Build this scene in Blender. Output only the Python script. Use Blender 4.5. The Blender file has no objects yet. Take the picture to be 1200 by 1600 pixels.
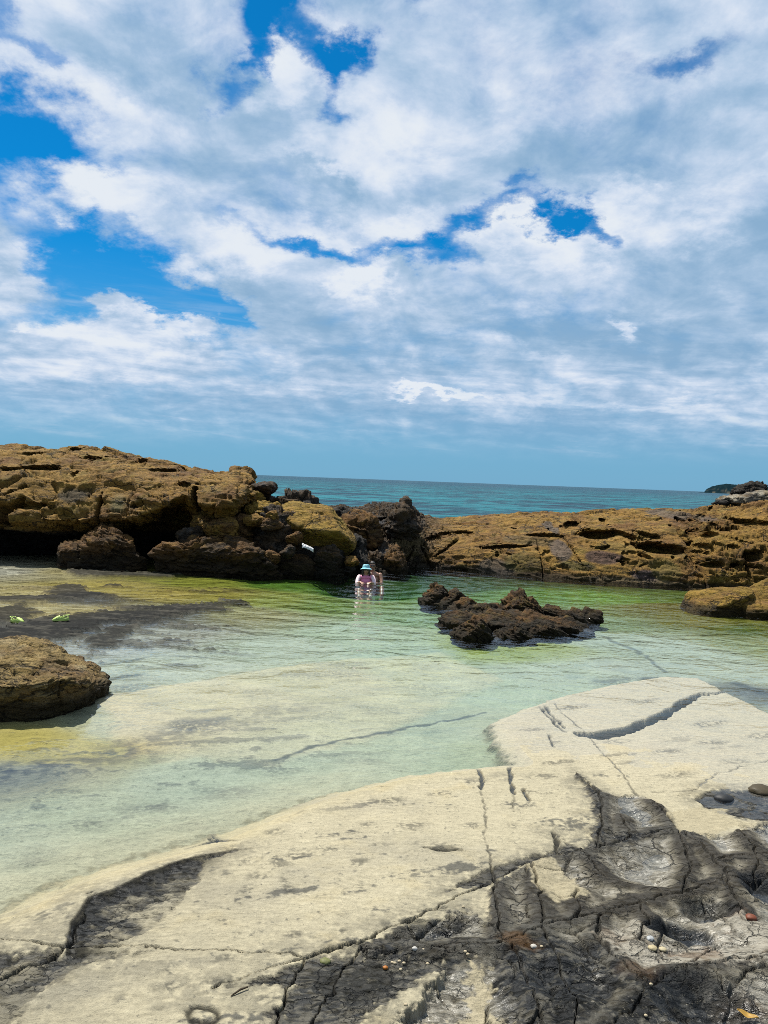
import bpy, bmesh, math, random
import numpy as np
from mathutils import Vector, Matrix

# ------------------------------------------------------------------ camera, world, sun
S = bpy.context.scene
COL = S.collection
R = math.radians
CAM_H = 2.3
F_PX, CX, CY = 1200.0, 600.0, 800.0          # photograph pixels
PITCH, ROLL = R(2.41), R(2.13)
fwd = np.array([0.0, math.cos(PITCH), -math.sin(PITCH)])
up0 = np.array([0.0, math.sin(PITCH), math.cos(PITCH)])
rt0 = np.array([1.0, 0.0, 0.0])
rgt = math.cos(ROLL) * rt0 + math.sin(ROLL) * up0
upv = -math.sin(ROLL) * rt0 + math.cos(ROLL) * up0
cam_d = bpy.data.cameras.new("camera")
cam_d.sensor_fit = 'HORIZONTAL'
cam_d.sensor_width = 26.0
cam_d.lens = 26.0
cam_d.clip_start = 0.05
cam_d.clip_end = 60000
cam = bpy.data.objects.new("camera", cam_d)
COL.objects.link(cam)
M = Matrix.Identity(4)
for i in range(3):
    M[i][0], M[i][1], M[i][2] = rgt[i], upv[i], -fwd[i]
M[2][3] = CAM_H
cam.matrix_world = M
S.camera = cam

SUN_EL, SUN_AZ = R(64), R(-42)               # azimuth from +Y, negative = left
EXPOSURE = 0.86
SUN_STRENGTH = 5.0
SKY_STRENGTH = 0.055
sdir = Vector((math.sin(SUN_AZ) * math.cos(SUN_EL), math.cos(SUN_AZ) * math.cos(SUN_EL), math.sin(SUN_EL)))
sun_d = bpy.data.lights.new("sun", 'SUN')
sun_d.energy = SUN_STRENGTH
sun_d.angle = R(0.53)
sun_d.color = (1.0, 0.95, 0.86)
sun = bpy.data.objects.new("sun", sun_d)
COL.objects.link(sun)
sun.rotation_euler = sdir.to_track_quat('Z', 'Y').to_euler()
S.view_settings.view_transform = 'Standard'
S.view_settings.look = 'None'
S.view_settings.exposure = EXPOSURE
S.view_settings.gamma = 1.0
S.cycles.max_bounces = 8
S.cycles.diffuse_bounces = 3
S.cycles.glossy_bounces = 3
S.cycles.transparent_max_bounces = 12
S.cycles.volume_bounces = 0
S.cycles.caustics_reflective = False
S.cycles.caustics_refractive = False
S.cycles.use_denoising = False
S.cycles.filter_width = 0.9
S.cycles.sample_clamp_indirect = 4.0


def ray(px, py):
    d = fwd + (px - CX) / F_PX * rgt - (py - CY) / F_PX * upv
    return d


def at_y(px, py, Y):
    d = ray(px, py)
    t = Y / d[1]
    return np.array([d[0] * t, Y, CAM_H + d[2] * t])


def at_z(px, py, z=0.0):
    d = ray(px, py)
    t = (z - CAM_H) / d[2]
    return np.array([d[0] * t, d[1] * t, z])


# ------------------------------------------------------------------ node helpers
class NT:
    def __init__(self, tree):
        self.t = tree
        self.n = tree.nodes
        self.l = tree.links

    def node(self, typ, **kw):
        n = self.n.new(typ)
        for k, v in kw.items():
            setattr(n, k, v)
        return n

    def put(self, sock, v):
        if v is None:
            return
        if isinstance(v, bpy.types.NodeSocket):
            self.l.new(v, sock)
        else:
            try:
                sock.default_value = v
            except Exception:
                if isinstance(v, (int, float)):
                    sock.default_value = (v, v, v)
                else:
                    sock.default_value = tuple(v) + (1.0,)

    def math(self, op, a, b=None, c=None, clamp=False):
        n = self.node('ShaderNodeMath', operation=op, use_clamp=clamp)
        self.put(n.inputs[0], a)
        self.put(n.inputs[1], b)
        self.put(n.inputs[2], c)
        return n.outputs[0]

    def vmath(self, op, a, b=None, scale=None):
        n = self.node('ShaderNodeVectorMath', operation=op)
        self.put(n.inputs[0], a)
        if b is not None:
            self.put(n.inputs[1], b)
        if scale is not None:
            self.put(n.inputs['Scale'], scale)
        return n.outputs['Value'] if op in ('LENGTH', 'DOT_PRODUCT', 'DISTANCE') else n.outputs[0]

    def noise(self, vec, scale, detail=4, rough=0.5, lac=2.0, dist=0.0, col=False):
        n = self.node('ShaderNodeTexNoise')
        self.put(n.inputs['Vector'], vec)
        n.inputs['Scale'].default_value = scale
        n.inputs['Detail'].default_value = detail
        n.inputs['Roughness'].default_value = rough
        n.inputs['Lacunarity'].default_value = lac
        n.inputs['Distortion'].default_value = dist
        return n.outputs['Color'] if col else n.outputs['Fac']

    def ramp(self, v, a, b, lo=0.0, hi=1.0, smooth=True):
        n = self.node('ShaderNodeMapRange')
        n.interpolation_type = 'SMOOTHSTEP' if smooth else 'LINEAR'
        self.put(n.inputs[0], v)
        self.put(n.inputs[1], a)
        self.put(n.inputs[2], b)
        self.put(n.inputs[3], lo)
        self.put(n.inputs[4], hi)
        return n.outputs[0]

    def mix(self, f, a, b, blend='MIX'):
        n = self.node('ShaderNodeMix', data_type='RGBA', blend_type=blend)
        self.put(n.inputs[0], f)
        self.put(n.inputs[6], a if isinstance(a, bpy.types.NodeSocket) else tuple(a) + (1.0,))
        self.put(n.inputs[7], b if isinstance(b, bpy.types.NodeSocket) else tuple(b) + (1.0,))
        return n.outputs[2]

    def sep(self, v):
        n = self.node('ShaderNodeSeparateXYZ')
        self.put(n.inputs[0], v)
        return n.outputs

    def comb(self, x, y, z):
        n = self.node('ShaderNodeCombineXYZ')
        self.put(n.inputs[0], x)
        self.put(n.inputs[1], y)
        self.put(n.inputs[2], z)
        return n.outputs[0]


# ------------------------------------------------------------------ world: Nishita sky with a cloud deck
W = bpy.data.worlds.new("World")
S.world = W
W.use_nodes = True
w = NT(W.node_tree)
w.n.clear()
sky = w.node('ShaderNodeTexSky', sky_type='NISHITA')
sky.sun_disc = False
sky.sun_elevation = SUN_EL
sky.sun_rotation = SUN_AZ
sky.air_density = 1.0
sky.dust_density = 0.4
sky.ozone_density = 3.0
gen = w.node('ShaderNodeTexCoord').outputs['Generated']
dx, dy, dz = w.sep(gen)
dzc = w.math('MAXIMUM', dz, 0.0)
az = w.math('ARCTAN2', dx, dy)
el = w.math('ARCSINE', dzc)
inv = w.math('DIVIDE', 1.0, w.math('ADD', dzc, 0.34))
pc = w.comb(w.math('MULTIPLY', dx, inv), w.math('MULTIPLY', dy, inv), 0.0)     # the cloud deck's plane
# ragged offset of the angular coordinates, so that openings have torn edges
wob = w.noise(pc, 4.0, 8, 0.62, col=True)
wob = w.vmath('SUBTRACT', wob, (0.5, 0.5, 0.5))
squash = w.ramp(el, 0.0, 0.45, 0.25, 1.0, smooth=False)
wsx, wsy, wsz = w.sep(wob)
ang = w.comb(w.math('MULTIPLY_ADD', wsx, 0.26, az), w.math('MULTIPLY_ADD', w.math('MULTIPLY', wsy, squash), 0.26, el), 0.0)


def blob(px, py, rx, ry, rot=0.0):
    d = ray(px, py)
    d = d / np.linalg.norm(d)
    a, e = math.atan2(d[0], d[1]), math.asin(d[2])
    n = w.node('ShaderNodeMapping', vector_type='TEXTURE')
    n.inputs['Location'].default_value = (a, e, 0)
    n.inputs['Rotation'].default_value = (0, 0, R(-rot) - ROLL)
    n.inputs['Scale'].default_value = (rx / 1250.0, ry / 1250.0, 1)
    w.l.new(ang, n.inputs['Vector'])
    return w.ramp(w.vmath('LENGTH', n.outputs[0]), 1.25, 0.15, 0.0, 1.0)


def blobs(lst):
    acc = None
    for px, py, rx, ry, rot, k in lst:
        b = w.math('MULTIPLY', blob(px, py, rx, ry, rot), k)
        acc = b if acc is None else w.math('ADD', acc, b)
    return acc


HOLES = [(30, 235, 130, 95, -20, 1.5), (190, 425, 185, 78, 0, 1.25), (75, 490, 95, 44, 0, 1.0), (280, 485, 110, 38, 8, 1.2),
         (440, 20, 70, 55, 0, 1.0), (385, 85, 45, 30, 0, 0.9), (325, 120, 45, 30, 30, 0.6), (505, 95, 60, 32, 0, 0.8),
         (530, 150, 32, 65, -15, 0.7), (645, 12, 70, 36, 0, 0.8), (1085, 65, 90, 34, 0, 0.75), (490, 382, 110, 20, 2, 0.9),
         (640, 388, 100, 18, 0, 0.6), (800, 368, 130, 26, -8, 1.1), (905, 372, 50, 34, 30, 1.0), (815, 318, 48, 24, 0, 0.7),
         (690, 412, 75, 26, 0, 0.75), (70, 68, 42, 28, 0, 0.7), (0, 10, 50, 40, 0, 0.7), (930, 390, 30, 26, 0, 0.5)]
PUFFS = [(120, 300, 110, 50, 0, 0.6), (550, 240, 90, 80, 0, 0.4), (420, 125, 60, 45, 0, 0.5), (350, 425, 100, 50, 20, 0.7),
         (600, 440, 60, 45, 0, 0.55), (850, 400, 120, 55, 0, 0.7), (190, 545, 150, 45, 0, 0.6), (205, 488, 40, 25, 0, 0.9), (20, 450, 70, 60, 0, 0.7),
         (1000, 330, 110, 60, -20, 0.4), (180, 385, 30, 30, 0, 0.5)]
BRIGHT = [(120, 295, 110, 45, 0, 0.50), (560, 250, 120, 70, 0, 0.40), (425, 125, 60, 50, 0, 0.55), (370, 410, 90, 40, 10, 0.5),
          (590, 430, 45, 40, 0, 0.8), (560, 360, 250, 30, 0, 0.3), (840, 390, 130, 40, 0, 0.55), (150, 530, 110, 40, 0, 0.5),
          (250, 520, 80, 30, 0, 0.35), (60, 525, 30, 10, 0, 0.6), (980, 330, 80, 40, -30, 0.45), (830, 150, 220, 50, -15, 0.25),
          (1080, 340, 120, 40, -20, 0.3), (980, 520, 40, 16, 25, 0.7), (880, 605, 60, 24, 0, 0.35), (690, 620, 110, 7, 0, 0.9), (760, 545, 150, 16, 0, 0.25),
          (1000, 635, 220, 12, 0, 0.3), (360, 560, 80, 25, 0, 0.35), (150, 570, 130, 25, 0, 0.3), (520, 95, 60, 40, 0, 0.2),
          (100, 130, 130, 60, 20, 0.35), (560, 420, 60, 26, 0, 0.3), (30, 430, 60, 26, 0, 0.3)]
GREYS = [(220, 60, 150, 60, 10, 0.35), (950, 240, 330, 60, -8, 0.40), (1130, 470, 200, 130, 0, 0.30), (900, 520, 260, 40, 0, 0.45),
         (360, 215, 130, 60, 10, 0.25), (620, 540, 260, 40, 0, 0.30), (500, 300, 200, 40, 0, 0.25), (60, 370, 160, 26, 0, 0.3), (1150, 360, 130, 50, -20, 0.4), (400, 490, 260, 60, 0, 0.2),
         (700, 670, 600, 34, 0, 0.3), (500, 285, 40, 20, 20, 0.3)]
n_big = w.noise(pc, 2.2, 8, 0.55)
n_fine = w.noise(pc, 6.5, 9, 0.60, dist=0.25)
# a second reading of the deck a little towards the sun: thinner there = a bright edge
pc2 = w.vmath('ADD', pc, (-0.025, 0.04, 0.0))
n_fine2 = w.noise(pc2, 6.5, 9, 0.60, dist=0.25)
relief = w.math('SUBTRACT', n_fine, n_fine2)
dens = w.math('MULTIPLY_ADD', w.math('SUBTRACT', n_big, 0.5), 1.3, 0.62)
dens = w.math('ADD', dens, w.math('MULTIPLY', w.math('SUBTRACT', n_fine, 0.5), 0.75))
dens = w.math('ADD', dens, blobs(PUFFS))
dens = w.math('SUBTRACT', dens, w.math('MULTIPLY', blobs(HOLES), 0.88))
wisps = w.noise(pc, 14.0, 7, 0.65, dist=0.5)
dens = w.math('ADD', dens, w.math('MULTIPLY', w.math('SUBTRACT', wisps, 0.5), 0.45))
alpha = w.ramp(dens, -0.24, 0.74)
# towards the horizon the deck dissolves into the blue air
fade = w.ramp(el, R(1.0), R(6.5))
thin = w.noise(w.vmath('MULTIPLY', pc, (0.55, 1.0, 1.0)), 1.6, 8, 0.6)
alpha = w.math('MULTIPLY', alpha, w.math('ADD', fade, w.math('MULTIPLY', w.math('SUBTRACT', 1.0, fade), w.ramp(thin, 0.52, 0.75, 0.0, 0.5))))
alpha = w.math('MULTIPLY', alpha, w.ramp(el, R(0.2), R(3.2)), clamp=True)
strk = w.noise(w.comb(w.math('MULTIPLY', az, 6.0), w.math('MULTIPLY_ADD', az, 2.2, w.math('MULTIPLY', el, 62.0)), 0.0), 1.0, 6, 0.6, dist=0.3)
lowz = w.math('MULTIPLY', w.ramp(el, R(1.5), R(3.5)), w.ramp(el, R(15), R(7)))
alpha = w.math('MAXIMUM', alpha, w.math('MULTIPLY', w.math('MULTIPLY', w.ramp(strk, 0.45, 0.70), 0.7), lowz))
bright = w.math('ADD', 0.54, w.math('MULTIPLY', relief, w.ramp(el, R(8), R(18), 1.7, 1.7)))
bright = w.math('ADD', bright, w.math('MULTIPLY', w.math('SUBTRACT', w.noise(pc, 2.6, 7, 0.55), 0.5), 1.0))
bright = w.math('ADD', bright, w.math('MULTIPLY', w.math('MULTIPLY', w.math('SUBTRACT', strk, 0.5), 1.5), lowz))
bright = w.math('ADD', bright, blobs(BRIGHT))
bright = w.math('SUBTRACT', bright, blobs(GREYS))
# thick bellies are greyer than thin rims
bright = w.math('SUBTRACT', bright, w.ramp(dens, 0.6, 1.5, 0.0, 0.16))
bright = w.math('SUBTRACT', bright, w.ramp(el, R(17), R(5), 0.0, 0.12))
bright = w.math('MULTIPLY_ADD', w.math('SUBTRACT', bright, 0.5), 0.82, 0.52)
bright = w.math('MINIMUM', w.math('MAXIMUM', bright, 0.0), 1.0)
rampc = w.node('ShaderNodeValToRGB')
rampc.color_ramp.interpolation = 'B_SPLINE'
cr = rampc.color_ramp.elements
cr[0].position, cr[0].color = 0.0, (0.235, 0.41, 0.61, 1)
cr[1].position, cr[1].color = 1.0, (0.800, 0.850, 0.905, 1)
for ps, cc_ in ((0.35, (0.37, 0.53, 0.72, 1)), (0.6, (0.54, 0.66, 0.83, 1)), (0.8, (0.71, 0.785, 0.90, 1))):
    e_ = cr.new(ps)
    e_.color = cc_
w.l.new(bright, rampc.inputs[0])
ccol = w.vmath('SCALE', rampc.outputs[0], scale=10.0)
skyc = w.mix(1.0, sky.outputs[0], (0.02, 0.66, 1.06), 'MULTIPLY')
# clear air low over the sea
skyc = w.mix(w.ramp(el, R(17), R(0.5), 0.0, 0.85), skyc, (2.15, 4.3, 6.4))
bg = w.node('ShaderNodeBackground')
w.l.new(w.mix(alpha, skyc, ccol), bg.inputs[0])
bg.inputs[1].default_value = SKY_STRENGTH
w.l.new(bg.outputs[0], w.node('ShaderNodeOutputWorld').inputs[0])


# ------------------------------------------------------------------ numpy noise
def _h(ix, iy, iz, seed):
    h = (ix.astype(np.uint32) * np.uint32(374761393) + iy.astype(np.uint32) * np.uint32(668265263)
         + iz.astype(np.uint32) * np.uint32(2147483647) + np.uint32((seed * 144665 + 1013) & 0xffffffff))
    h = (h ^ (h >> np.uint32(13))) * np.uint32(1274126177)
    h = (h ^ (h >> np.uint32(16))) * np.uint32(2246822519)
    return h ^ (h >> np.uint32(15))


def perlin3(P, seed=0):
    I = np.floor(P).astype(np.int32)
    f = (P - I).astype(np.float32)
    u = f * f * f * (f * (f * 6 - 15) + 10)
    out = np.zeros(len(P), np.float32)
    for cx in (0, 1):
        wx = u[:, 0] if cx else 1 - u[:, 0]
        for cy in (0, 1):
            wy = u[:, 1] if cy else 1 - u[:, 1]
            for cz in (0, 1):
                wz = u[:, 2] if cz else 1 - u[:, 2]
                h = _h(I[:, 0] + cx, I[:, 1] + cy, I[:, 2] + cz, seed)
                gx = (h & np.uint32(255)).astype(np.float32) / 127.5 - 1
                gy = ((h >> np.uint32(8)) & np.uint32(255)).astype(np.float32) / 127.5 - 1
                gz = ((h >> np.uint32(16)) & np.uint32(255)).astype(np.float32) / 127.5 - 1
                out += wx * wy * wz * (gx * (f[:, 0] - cx) + gy * (f[:, 1] - cy) + gz * (f[:, 2] - cz))
    return out


def perlin2(P, seed=0):
    I = np.floor(P).astype(np.int32)
    f = (P - I).astype(np.float32)
    u = f * f * f * (f * (f * 6 - 15) + 10)
    out = np.zeros(len(P), np.float32)
    zero = np.zeros(len(P), np.int32)
    for cx in (0, 1):
        wx = u[:, 0] if cx else 1 - u[:, 0]
        for cy in (0, 1):
            wy = u[:, 1] if cy else 1 - u[:, 1]
            h = _h(I[:, 0] + cx, I[:, 1] + cy, zero, seed)
            gx = (h & np.uint32(255)).astype(np.float32) / 127.5 - 1
            gy = ((h >> np.uint32(8)) & np.uint32(255)).astype(np.float32) / 127.5 - 1
            out += wx * wy * (gx * (f[:, 0] - cx) + gy * (f[:, 1] - cy))
    return out * 1.2


def fbm(P, octv=5, seed=0, gain=0.5, lac=2.03, ridged=False):
    P = np.asarray(P, np.float32)
    fn = perlin3 if P.shape[1] == 3 else perlin2
    out = np.zeros(len(P), np.float32)
    a, s = 1.0, 1.0
    tot = 0
    for o in range(octv):
        v = fn(P * s + 17.3 * o, seed + o)
        if ridged:
            v = 1 - 2.2 * np.abs(v)
        out += a * v
        tot += a
        a *= gain
        s *= lac
    return out / tot * (1.0 if ridged else 1.6)


def worley(P, seed=0, facet=False):
    """F1, F2 and a random value of the nearest cell"""
    P = np.asarray(P, np.float32)
    dim = P.shape[1]
    I = np.floor(P).astype(np.int32)
    f = P - I
    F1 = np.full(len(P), 9.0, np.float32)
    F2 = F1.copy()
    ID = np.zeros(len(P), np.float32)
    FA = np.zeros(len(P), np.float32)
    rng = (-1, 0, 1)
    zs = rng if dim == 3 else (0,)
    for ax in rng:
        for ay in rng:
            for azz in zs:
                cz = I[:, 2] + azz if dim == 3 else np.zeros(len(P), np.int32)
                h = _h(I[:, 0] + ax, I[:, 1] + ay, cz, seed)
                jx = (h & np.uint32(255)).astype(np.float32) / 255.0
                jy = ((h >> np.uint32(8)) & np.uint32(255)).astype(np.float32) / 255.0
                ox, oy = ax + jx - f[:, 0], ay + jy - f[:, 1]
                d = ox ** 2 + oy ** 2
                fa = ox * (jy * 2 - 1) + oy * (jx * 2 - 1)
                if dim == 3:
                    jz = ((h >> np.uint32(16)) & np.uint32(255)).astype(np.float32) / 255.0
                    oz = azz + jz - f[:, 2]
                    d = d + oz ** 2
                    fa = ox * (jz * 2 - 1) + oy * (jx * 2 - 1) + oz * (jy * 2 - 1)
                d = np.sqrt(d)
                rid = ((h >> np.uint32(20)) & np.uint32(4095)).astype(np.float32) / 4095.0
                near = d < F1
                F2 = np.where(near, F1, np.minimum(F2, d))
                ID = np.where(near, rid, ID)
                if facet:
                    FA = np.where(near, fa, FA)
                F1 = np.where(near, d, F1)
    return (F1, F2, ID, FA) if facet else (F1, F2, ID)


def sstep(a, b, x):
    t = np.clip((x - a) / (b - a), 0, 1)
    return t * t * (3 - 2 * t)


def lerp(a, b, t):
    if np.ndim(t) == 1 and (np.ndim(a) == 2 or np.ndim(b) == 2 or (np.ndim(a) == 1 and len(a) == 3)):
        t = t[:, None]
    return np.asarray(a) * (1 - t) + np.asarray(b) * t


# ------------------------------------------------------------------ mesh helpers
def mesh_np(name, V, faces, mat, parent=None, attrs=None, smooth=True):
    V = np.asarray(V, np.float32)
    me = bpy.data.meshes.new(name)
    faces = [np.asarray(f, np.int32) for f in (faces if isinstance(faces, list) else [faces])]
    me.vertices.add(len(V))
    me.vertices.foreach_set('co', V.ravel())
    loops = np.concatenate([f.ravel() for f in faces])
    counts = np.concatenate([np.full(len(f), f.shape[1], np.int32) for f in faces])
    starts = np.concatenate([[0], np.cumsum(counts)[:-1]]).astype(np.int32)
    me.loops.add(len(loops))
    me.loops.foreach_set('vertex_index', loops)
    me.polygons.add(len(counts))
    me.polygons.foreach_set('loop_start', starts)
    me.polygons.foreach_set('loop_total', counts)
    me.update(calc_edges=True)
    me.validate()
    if smooth:
        me.polygons.foreach_set('use_smooth', np.ones(len(me.polygons), bool))
    for k, v in (attrs or {}).items():
        if v.ndim == 2:
            a = me.attributes.new(k, 'FLOAT_COLOR', 'POINT')
            c = np.ones((len(V), 4), np.float32)
            c[:, :3] = v
            a.data.foreach_set('color', c.ravel())
        else:
            a = me.attributes.new(k, 'FLOAT', 'POINT')
            a.data.foreach_set('value', v.astype(np.float32))
    if mat:
        me.materials.append(mat)
    o = bpy.data.objects.new(name, me)
    COL.objects.link(o)
    if parent:
        o.parent = parent
    return o


def vnormals(V, F):
    n = np.zeros_like(V)
    if F.shape[1] == 4:
        fn = np.cross(V[F[:, 2]] - V[F[:, 0]], V[F[:, 3]] - V[F[:, 1]])
    else:
        fn = np.cross(V[F[:, 1]] - V[F[:, 0]], V[F[:, 2]] - V[F[:, 0]])
    for k in range(F.shape[1]):
        for c in range(3):
            n[:, c] += np.bincount(F[:, k], fn[:, c], minlength=len(V))
    return n / np.maximum(np.linalg.norm(n, axis=1, keepdims=True), 1e-9)


def grid_faces(nu, nv):
    i = np.arange(nu - 1)[:, None] * nv + np.arange(nv - 1)[None, :]
    return np.stack([i, i + nv, i + nv + 1, i + 1], -1).reshape(-1, 4)


def tag(o, label, cat, group=None, kind=None):
    if label:
        o['label'] = label
    if cat:
        o['category'] = cat
    if group:
        o['group'] = group
    if kind:
        o['kind'] = kind
    return o


def empty(name, loc, label, cat, group=None):
    o = bpy.data.objects.new(name, None)
    COL.objects.link(o)
    o.location = loc
    o.empty_display_size = 0.1
    return tag(o, label, cat, group)


def from_bm(name, bm, mat, parent=None, smooth=True):
    me = bpy.data.meshes.new(name)
    bm.to_mesh(me)
    bm.free()
    if smooth:
        for p in me.polygons:
            p.use_smooth = True
    me.materials.append(mat)
    o = bpy.data.objects.new(name, me)
    COL.objects.link(o)
    if parent:
        o.parent = parent
    return o


# ------------------------------------------------------------------ materials
def mat_attr(name, rough=0.8, bump=0.01, bscale=30.0, speck=0.25, wet=False, spec=0.3):
    m = bpy.data.materials.new(name)
    m.use_nodes = True
    t = NT(m.node_tree)
    t.n.clear()
    at = t.node('ShaderNodeAttribute', attribute_name='alb')
    pos = t.node('ShaderNodeTexCoord').outputs['Object']
    n1 = t.noise(pos, bscale, 6, 0.65)
    n2 = t.noise(pos, bscale * 4.3, 3, 0.6)
    k = t.math('ADD', t.math('MULTIPLY_ADD', t.math('SUBTRACT', n1, 0.5), speck * 3, 1.0), t.math('MULTIPLY', t.math('SUBTRACT', n2, 0.5), speck * 2))
    base = t.vmath('SCALE', at.outputs['Color'], scale=t.math('MAXIMUM', k, 0.15))
    b = t.node('ShaderNodeBump')
    b.inputs['Strength'].default_value = 0.9
    b.inputs['Distance'].default_value = bump
    t.l.new(t.math('ADD', n1, t.math('MULTIPLY', n2, 0.35)), b.inputs['Height'])
    p = t.node('ShaderNodeBsdfPrincipled')
    t.l.new(base, p.inputs['Base Color'])
    t.l.new(b.outputs[0], p.inputs['Normal'])
    if wet:
        aw = t.node('ShaderNodeAttribute', attribute_name='wet').outputs['Fac']
        aw = t.math('MULTIPLY', aw, t.ramp(n1, 0.35, 0.6, 0.5, 1.0))
        t.l.new(t.ramp(aw, 0.0, 1.0, rough, 0.30, smooth=False), p.inputs['Roughness'])
        t.l.new(t.ramp(aw, 0.0, 1.0, 0.06, 0.22, smooth=False), p.inputs['Specular IOR Level'])
    else:
        p.inputs['Roughness'].default_value = rough
        p.inputs['Specular IOR Level'].default_value = spec
    t.l.new(p.outputs[0], t.node('ShaderNodeOutputMaterial').inputs[0])
    return m


def mat_plain(name, col, rough=0.6, var=0.15, scale=20.0, spec=0.4, bump=0.0):
    m = bpy.data.materials.new(name)
    m.use_nodes = True
    t = NT(m.node_tree)
    t.n.clear()
    pos = t.node('ShaderNodeTexCoord').outputs['Object']
    n = t.noise(pos, scale, 5, 0.6)
    k = t.math('MULTIPLY_ADD', t.math('SUBTRACT', n, 0.5), var * 3, 1.0)
    p = t.node('ShaderNodeBsdfPrincipled')
    t.l.new(t.vmath('SCALE', col, scale=t.math('MULTIPLY', k, 0.60)), p.inputs['Base Color'])
    p.inputs['Roughness'].default_value = rough
    p.inputs['Specular IOR Level'].default_value = spec
    if bump:
        b = t.node('ShaderNodeBump')
        b.inputs['Distance'].default_value = bump
        t.l.new(n, b.inputs['Height'])
        t.l.new(b.outputs[0], p.inputs['Normal'])
    t.l.new(p.outputs[0], t.node('ShaderNodeOutputMaterial').inputs[0])
    return m




def mat_ground(name):
    m = bpy.data.materials.new(name)
    m.use_nodes = True
    t = NT(m.node_tree)
    t.n.clear()
    at = t.node('ShaderNodeAttribute', attribute_name='alb')
    aw = t.node('ShaderNodeAttribute', attribute_name='wet').outputs['Fac']
    pos = t.node('ShaderNodeTexCoord').outputs['Object']
    n1 = t.noise(pos, 34.0, 7, 0.68)
    n2 = t.noise(pos, 150.0, 4, 0.65)
    n3 = t.noise(t.vmath('MULTIPLY', pos, (1.0, 2.4, 1.0)), 13.0, 6, 0.7, dist=0.6)
    k = t.math('ADD', t.math('MULTIPLY_ADD', t.math('SUBTRACT', n1, 0.5), 0.7, 1.0), t.math('ADD', t.math('MULTIPLY', t.math('SUBTRACT', n2, 0.5), 0.4), t.math('MULTIPLY', t.math('SUBTRACT', n3, 0.5), 0.5)))
    base = t.vmath('SCALE', at.outputs['Color'], scale=t.math('MAXIMUM', k, 0.15))
    grit = t.ramp(t.noise(pos, 60.0, 3, 0.6), 0.68, 0.73, 0.0, 0.6)
    base = t.mix(grit, base, (0.03, 0.029, 0.023))
    def fract(scale, wid):
        v = t.node('ShaderNodeTexVoronoi', feature='DISTANCE_TO_EDGE')
        t.l.new(t.vmath('ADD', t.vmath('MULTIPLY', pos, (1.0, 1.5, 1.0)), t.vmath('SCALE', t.noise(pos, 7.0, 5, 0.65, col=True), scale=0.16)), v.inputs['Vector'])
        v.inputs['Scale'].default_value = scale
        return t.ramp(v.outputs['Distance'], 0.0, wid, 1.0, 0.0)
    crk = t.math('MAXIMUM', t.math('MULTIPLY', fract(4.5, 0.030), t.ramp(t.noise(pos, 3.0, 3, 0.5), 0.42, 0.56)), t.math('MULTIPLY', fract(13.0, 0.05), t.ramp(t.noise(pos, 4.0, 3, 0.5), 0.50, 0.62, 0.0, 0.8)))
    crk = t.math('MULTIPLY', crk, t.ramp(aw, 0.15, 0.45))
    base = t.mix(t.math('MULTIPLY', crk, 0.8), base, (0.006, 0.006, 0.005))
    # crusts of salt and barnacle grit, pits of black growth
    crust = t.math('MULTIPLY', t.ramp(t.noise(pos, 48.0, 6, 0.75), 0.58, 0.66), t.math('MULTIPLY', t.ramp(t.noise(pos, 5.0, 4, 0.6), 0.48, 0.62), t.ramp(aw, 0.1, 0.5)))
    base = t.mix(t.math('MULTIPLY', crust, 0.7), base, (0.20, 0.185, 0.145))
    stain = t.math('MULTIPLY', t.ramp(t.noise(pos, 17.0, 8, 0.74), 0.57, 0.64), t.ramp(t.noise(pos, 2.2, 4, 0.6), 0.47, 0.62))
    base = t.mix(t.math('MULTIPLY', stain, 0.55), base, (0.028, 0.028, 0.024))
    film = t.math('MULTIPLY', aw, t.ramp(n3, 0.34, 0.54))
    b = t.node('ShaderNodeBump')
    b.inputs['Strength'].default_value = 1.0
    b.inputs['Distance'].default_value = 0.014
    dry = t.math('SUBTRACT', 1.0, t.math('MULTIPLY', film, 0.6))
    n4 = t.noise(t.vmath('MULTIPLY', pos, (1.0, 3.0, 1.0)), 9.0, 3, 0.55, dist=0.5)
    t.l.new(t.math('ADD', t.math('MULTIPLY', dry, t.math('ADD', t.math('MULTIPLY', n1, 0.8), t.math('MULTIPLY', n2, 0.30))), t.math('ADD', t.math('MULTIPLY', t.math('MULTIPLY', n3, dry), 1.1), t.math('SUBTRACT', t.math('MULTIPLY', t.math('MULTIPLY', n4, film), 1.9), t.math('MULTIPLY', crk, 0.9)))), b.inputs['Height'])
    p = t.node('ShaderNodeBsdfPrincipled')
    t.l.new(base, p.inputs['Base Color'])
    t.l.new(b.outputs[0], p.inputs['Normal'])
    t.l.new(t.ramp(film, 0.0, 1.0, 0.9, 0.24, smooth=False), p.inputs['Roughness'])
    t.l.new(t.ramp(film, 0.0, 1.0, 0.04, 0.5, smooth=False), p.inputs['Specular IOR Level'])
    t.l.new(p.outputs[0], t.node('ShaderNodeOutputMaterial').inputs[0])
    return m


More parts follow.
